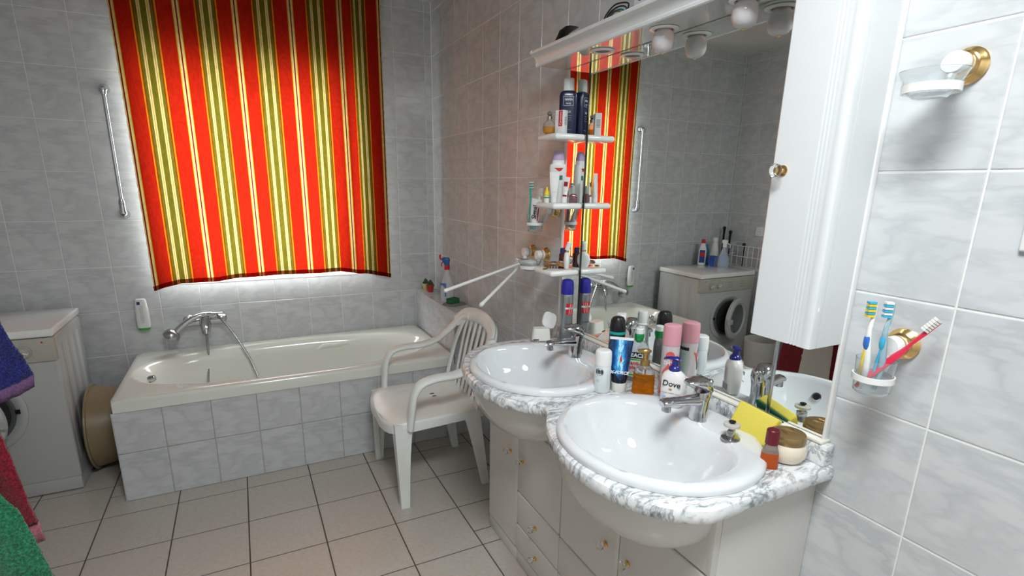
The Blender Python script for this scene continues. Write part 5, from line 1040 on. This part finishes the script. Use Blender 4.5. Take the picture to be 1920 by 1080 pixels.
# ------------------------------------------------------------------ towels on a stand near the camera, grey bin beyond
def terry(name, c1, c2):
    m = mat(name, c1, 0.95, spec=0.1); k = N(m); t_ = k.n('TexCoord'); g = k.n('NewGeometry')
    n1 = k.n('TexNoise', Scale=170.0, Detail=3.0, Roughness=0.7); k.l(t_.outputs['Object'], n1.inputs['Vector'])
    r = k.ramp(n1.outputs[0], [(0.30, tuple(x*0.25 for x in c1)), (0.5, c1), (0.75, c2)]); k.l(r.outputs[0], k.b.inputs['Base Color'])
    n2 = k.n('TexNoise', Scale=260.0, Detail=2.0); k.l(t_.outputs['Object'], n2.inputs['Vector']); bump(k, n2.outputs[0], 1.0, 0.006)
    k.b.inputs['Sheen Weight'].default_value = 0.4; return m
def hanging_towel(name, label, top, edge, m, depth=0.05, hem=None, folds=3, seed=0):
    """cloth fan hanging from `top`; edge = right-hand outline points, left side mirrored; world coordinates"""
    t = thing(name, label, 'towel', tuple(top), 0); b = B(); nu, nv = 90, 110; grid = []
    def lerp_edge(pts, v):
        f = v*(len(pts) - 1); i = min(int(f), len(pts) - 2); return Vector(pts[i]).lerp(Vector(pts[i + 1]), f - i)
    Lp, Rp = edge
    for j in range(nv + 1):
        v = j/nv; a = lerp_edge(Lp, v); c = lerp_edge(Rp, v); row = []
        for i in range(nu + 1):
            u = i/nu; p = a.lerp(c, u); am = depth*(0.25 + v*0.75)
            off = am*sin(u*PI*folds + seed)*0.5 - am*(1 - (2*u - 1)**2)*0.8
            nn = mnoise.noise(Vector((p.x*330 + seed, p.y*330, p.z*330)))*0.0022 + mnoise.noise(Vector((u*9 + seed, v*6, 0)))*0.008
            row.append((p.x - top[0] + 0.35*off, p.y - top[1] + off + nn, p.z - top[2] + nn))
        grid.append(row)
    b.loft(grid, closed=False); o = b.obj('towel_cloth', m, t, 90)
    sm = o.modifiers.new('thickness', 'SOLIDIFY'); sm.thickness = 0.010; sm.offset = 1
    if hem:
        b = B(); last = grid[-1]; L2 = [(p[0], p[1], p[2] - 0.001) for p in last]; L3 = [(p[0] + hem[1], p[1], p[2] - hem[2]) for p in last]
        b.loft([L2, [( (p[0]+q[0])/2, (p[1]+q[1])/2 - 0.002, (p[2]+q[2])/2) for p, q in zip(L2, L3)], L3], closed=False); h = b.obj('hem_band', hem[0], t, 90); s2 = h.modifiers.new('thickness', 'SOLIDIFY'); s2.thickness = 0.004
    return t
t = thing('towel_stand', 'freestanding white towel stand left of the camera, mostly out of view', 'stand', (-2.14, -1.86, 0))
b = B(); b.lathe([(0.17, 0.0), (0.17, 0.012), (0.16, 0.018), (0.02, 0.03)], 36); b.obj('base', M_WGLOSS, t)
b = B(); b.tube([(0, 0, 0.02), (0, 0, 1.42)], 0.013, 14); b.obj('pole', M_WGLOSS, t)
for k, (dx, dy, z_) in enumerate(((0.19, -0.04, 1.315), (0.18, -0.16, 1.20), (0.08, 0.34, 1.21), (-0.08, 0.46, 1.21))):
    b = B(); b.tube([(0, 0, z_), (dx, dy, z_)], 0.008, 10); b.obj('arm', M_WGLOSS, t)
M_BT = terry('blue_terry', (0.010, 0.012, 0.11), (0.02, 0.03, 0.24)); M_RT = terry('red_terry', (0.26, 0.006, 0.02), (0.50, 0.02, 0.05)); M_GT = terry('green_terry', (0.01, 0.16, 0.07), (0.04, 0.36, 0.17)); M_GYT = mat('grey_cotton', (0.60, 0.59, 0.56), 0.9)
hanging_towel('hanging_towel', 'royal blue terry towel with purple hem at the left edge, above the red one', (-1.96, -1.90, 1.30),
    ([(-1.96, -1.90, 1.30), (-2.02, -1.90, 1.15), (-2.08, -1.90, 0.98), (-2.13, -1.90, 0.80)], [(-1.83, -1.90, 1.31), (-1.772, -1.90, 1.22), (-1.736, -1.90, 1.105), (-1.706, -1.90, 0.995)]), M_BT, 0.05, (noisy('purple_hem', (0.09, 0.04, 0.12), (0.15, 0.08, 0.17), 0.9, 200.0, 0.5), -0.004, 0.033), 2, 1)
hanging_towel('hanging_towel', 'crimson terry towel with pink hem between the blue and the green towel', (-1.96, -1.80, 1.24),
    ([(-1.96, -1.80, 1.22), (-2.02, -1.80, 0.95), (-2.08, -1.80, 0.68), (-2.10, -1.80, 0.45)], [(-1.90, -1.80, 1.20), (-1.842, -1.80, 1.06), (-1.808, -1.80, 0.855), (-1.768, -1.80, 0.56)]), M_RT, 0.06, (noisy('pink_hem', (0.42, 0.10, 0.14), (0.50, 0.22, 0.24), 0.9, 200.0, 0.5), 0.004, 0.065), 2, 4)
hanging_towel('hanging_towel', 'emerald green terry towel at the bottom left corner', (-1.96, -2.02, 1.18),
    ([(-2.00, -2.02, 1.18), (-2.04, -2.02, 0.90), (-2.08, -2.02, 0.55), (-2.10, -2.02, 0.18)], [(-1.87, -2.02, 1.14), (-1.805, -2.02, 0.885), (-1.722, -2.02, 0.705), (-1.645, -2.02, 0.30)]), M_GT, 0.06, None, 3, 2)
hanging_towel('hanging_towel', 'pale grey towel seen in the mirror under the tall cabinet', (-2.05, -1.52, 1.20),
    ([(-2.05, -1.46, 1.15), (-2.05, -1.44, 0.80), (-2.05, -1.43, 0.12)], [(-2.05, -1.58, 1.15), (-2.05, -1.61, 0.80), (-2.05, -1.635, 0.12)]), M_GYT, 0.015, None, 1, 0)
hanging_towel('hanging_towel', 'dark red towel behind the grey one, seen in the mirror only', (-2.24, -1.40, 1.20),
    ([(-2.22, -1.20, 1.18), (-2.22, -1.17, 0.80), (-2.22, -1.16, 0.10)], [(-2.22, -1.64, 1.18), (-2.22, -1.68, 0.80), (-2.22, -1.72, 0.10)]), M_RT, 0.03, None, 3, 3)
t = thing('laundry_bucket', 'grey plastic bucket with handle, seen in the mirror before the washing machine', 'bucket', (-2.36, -0.90, 0))
b = B(); b.lathe([(0.10, 0.0), (0.105, 0.004), (0.125, 0.33), (0.128, 0.345), (0.122, 0.345), (0.119, 0.33), (0.10, 0.01), (0, 0.01)], 36, cap1=False); b.obj('bucket_shell', mat('grey_plastic', (0.58, 0.57, 0.54), 0.4), t)
b = B(); b.tube(cr([(0.0, 0.115, 0.31), (0.0, 0.165, 0.30), (0.0, 0.185, 0.22), (0.0, 0.165, 0.13), (0.0, 0.108, 0.10)], 5), 0.008, 10, up=(1, 0, 0)); b.obj('handle', mat('grey_plastic'), t)
# unseen housing added for the fill light above the camera (out of frame)
t = thing('added_fill_lamp', 'square white housing of the added fill lamp above the camera, out of frame', 'lamp', (-0.95, -3.35, 2.50))
ro('added_lamp_housing', (-0.33, -0.33, 0.0), (0.33, 0.33, 0.069), M_WGLOSS, t, 0.008)
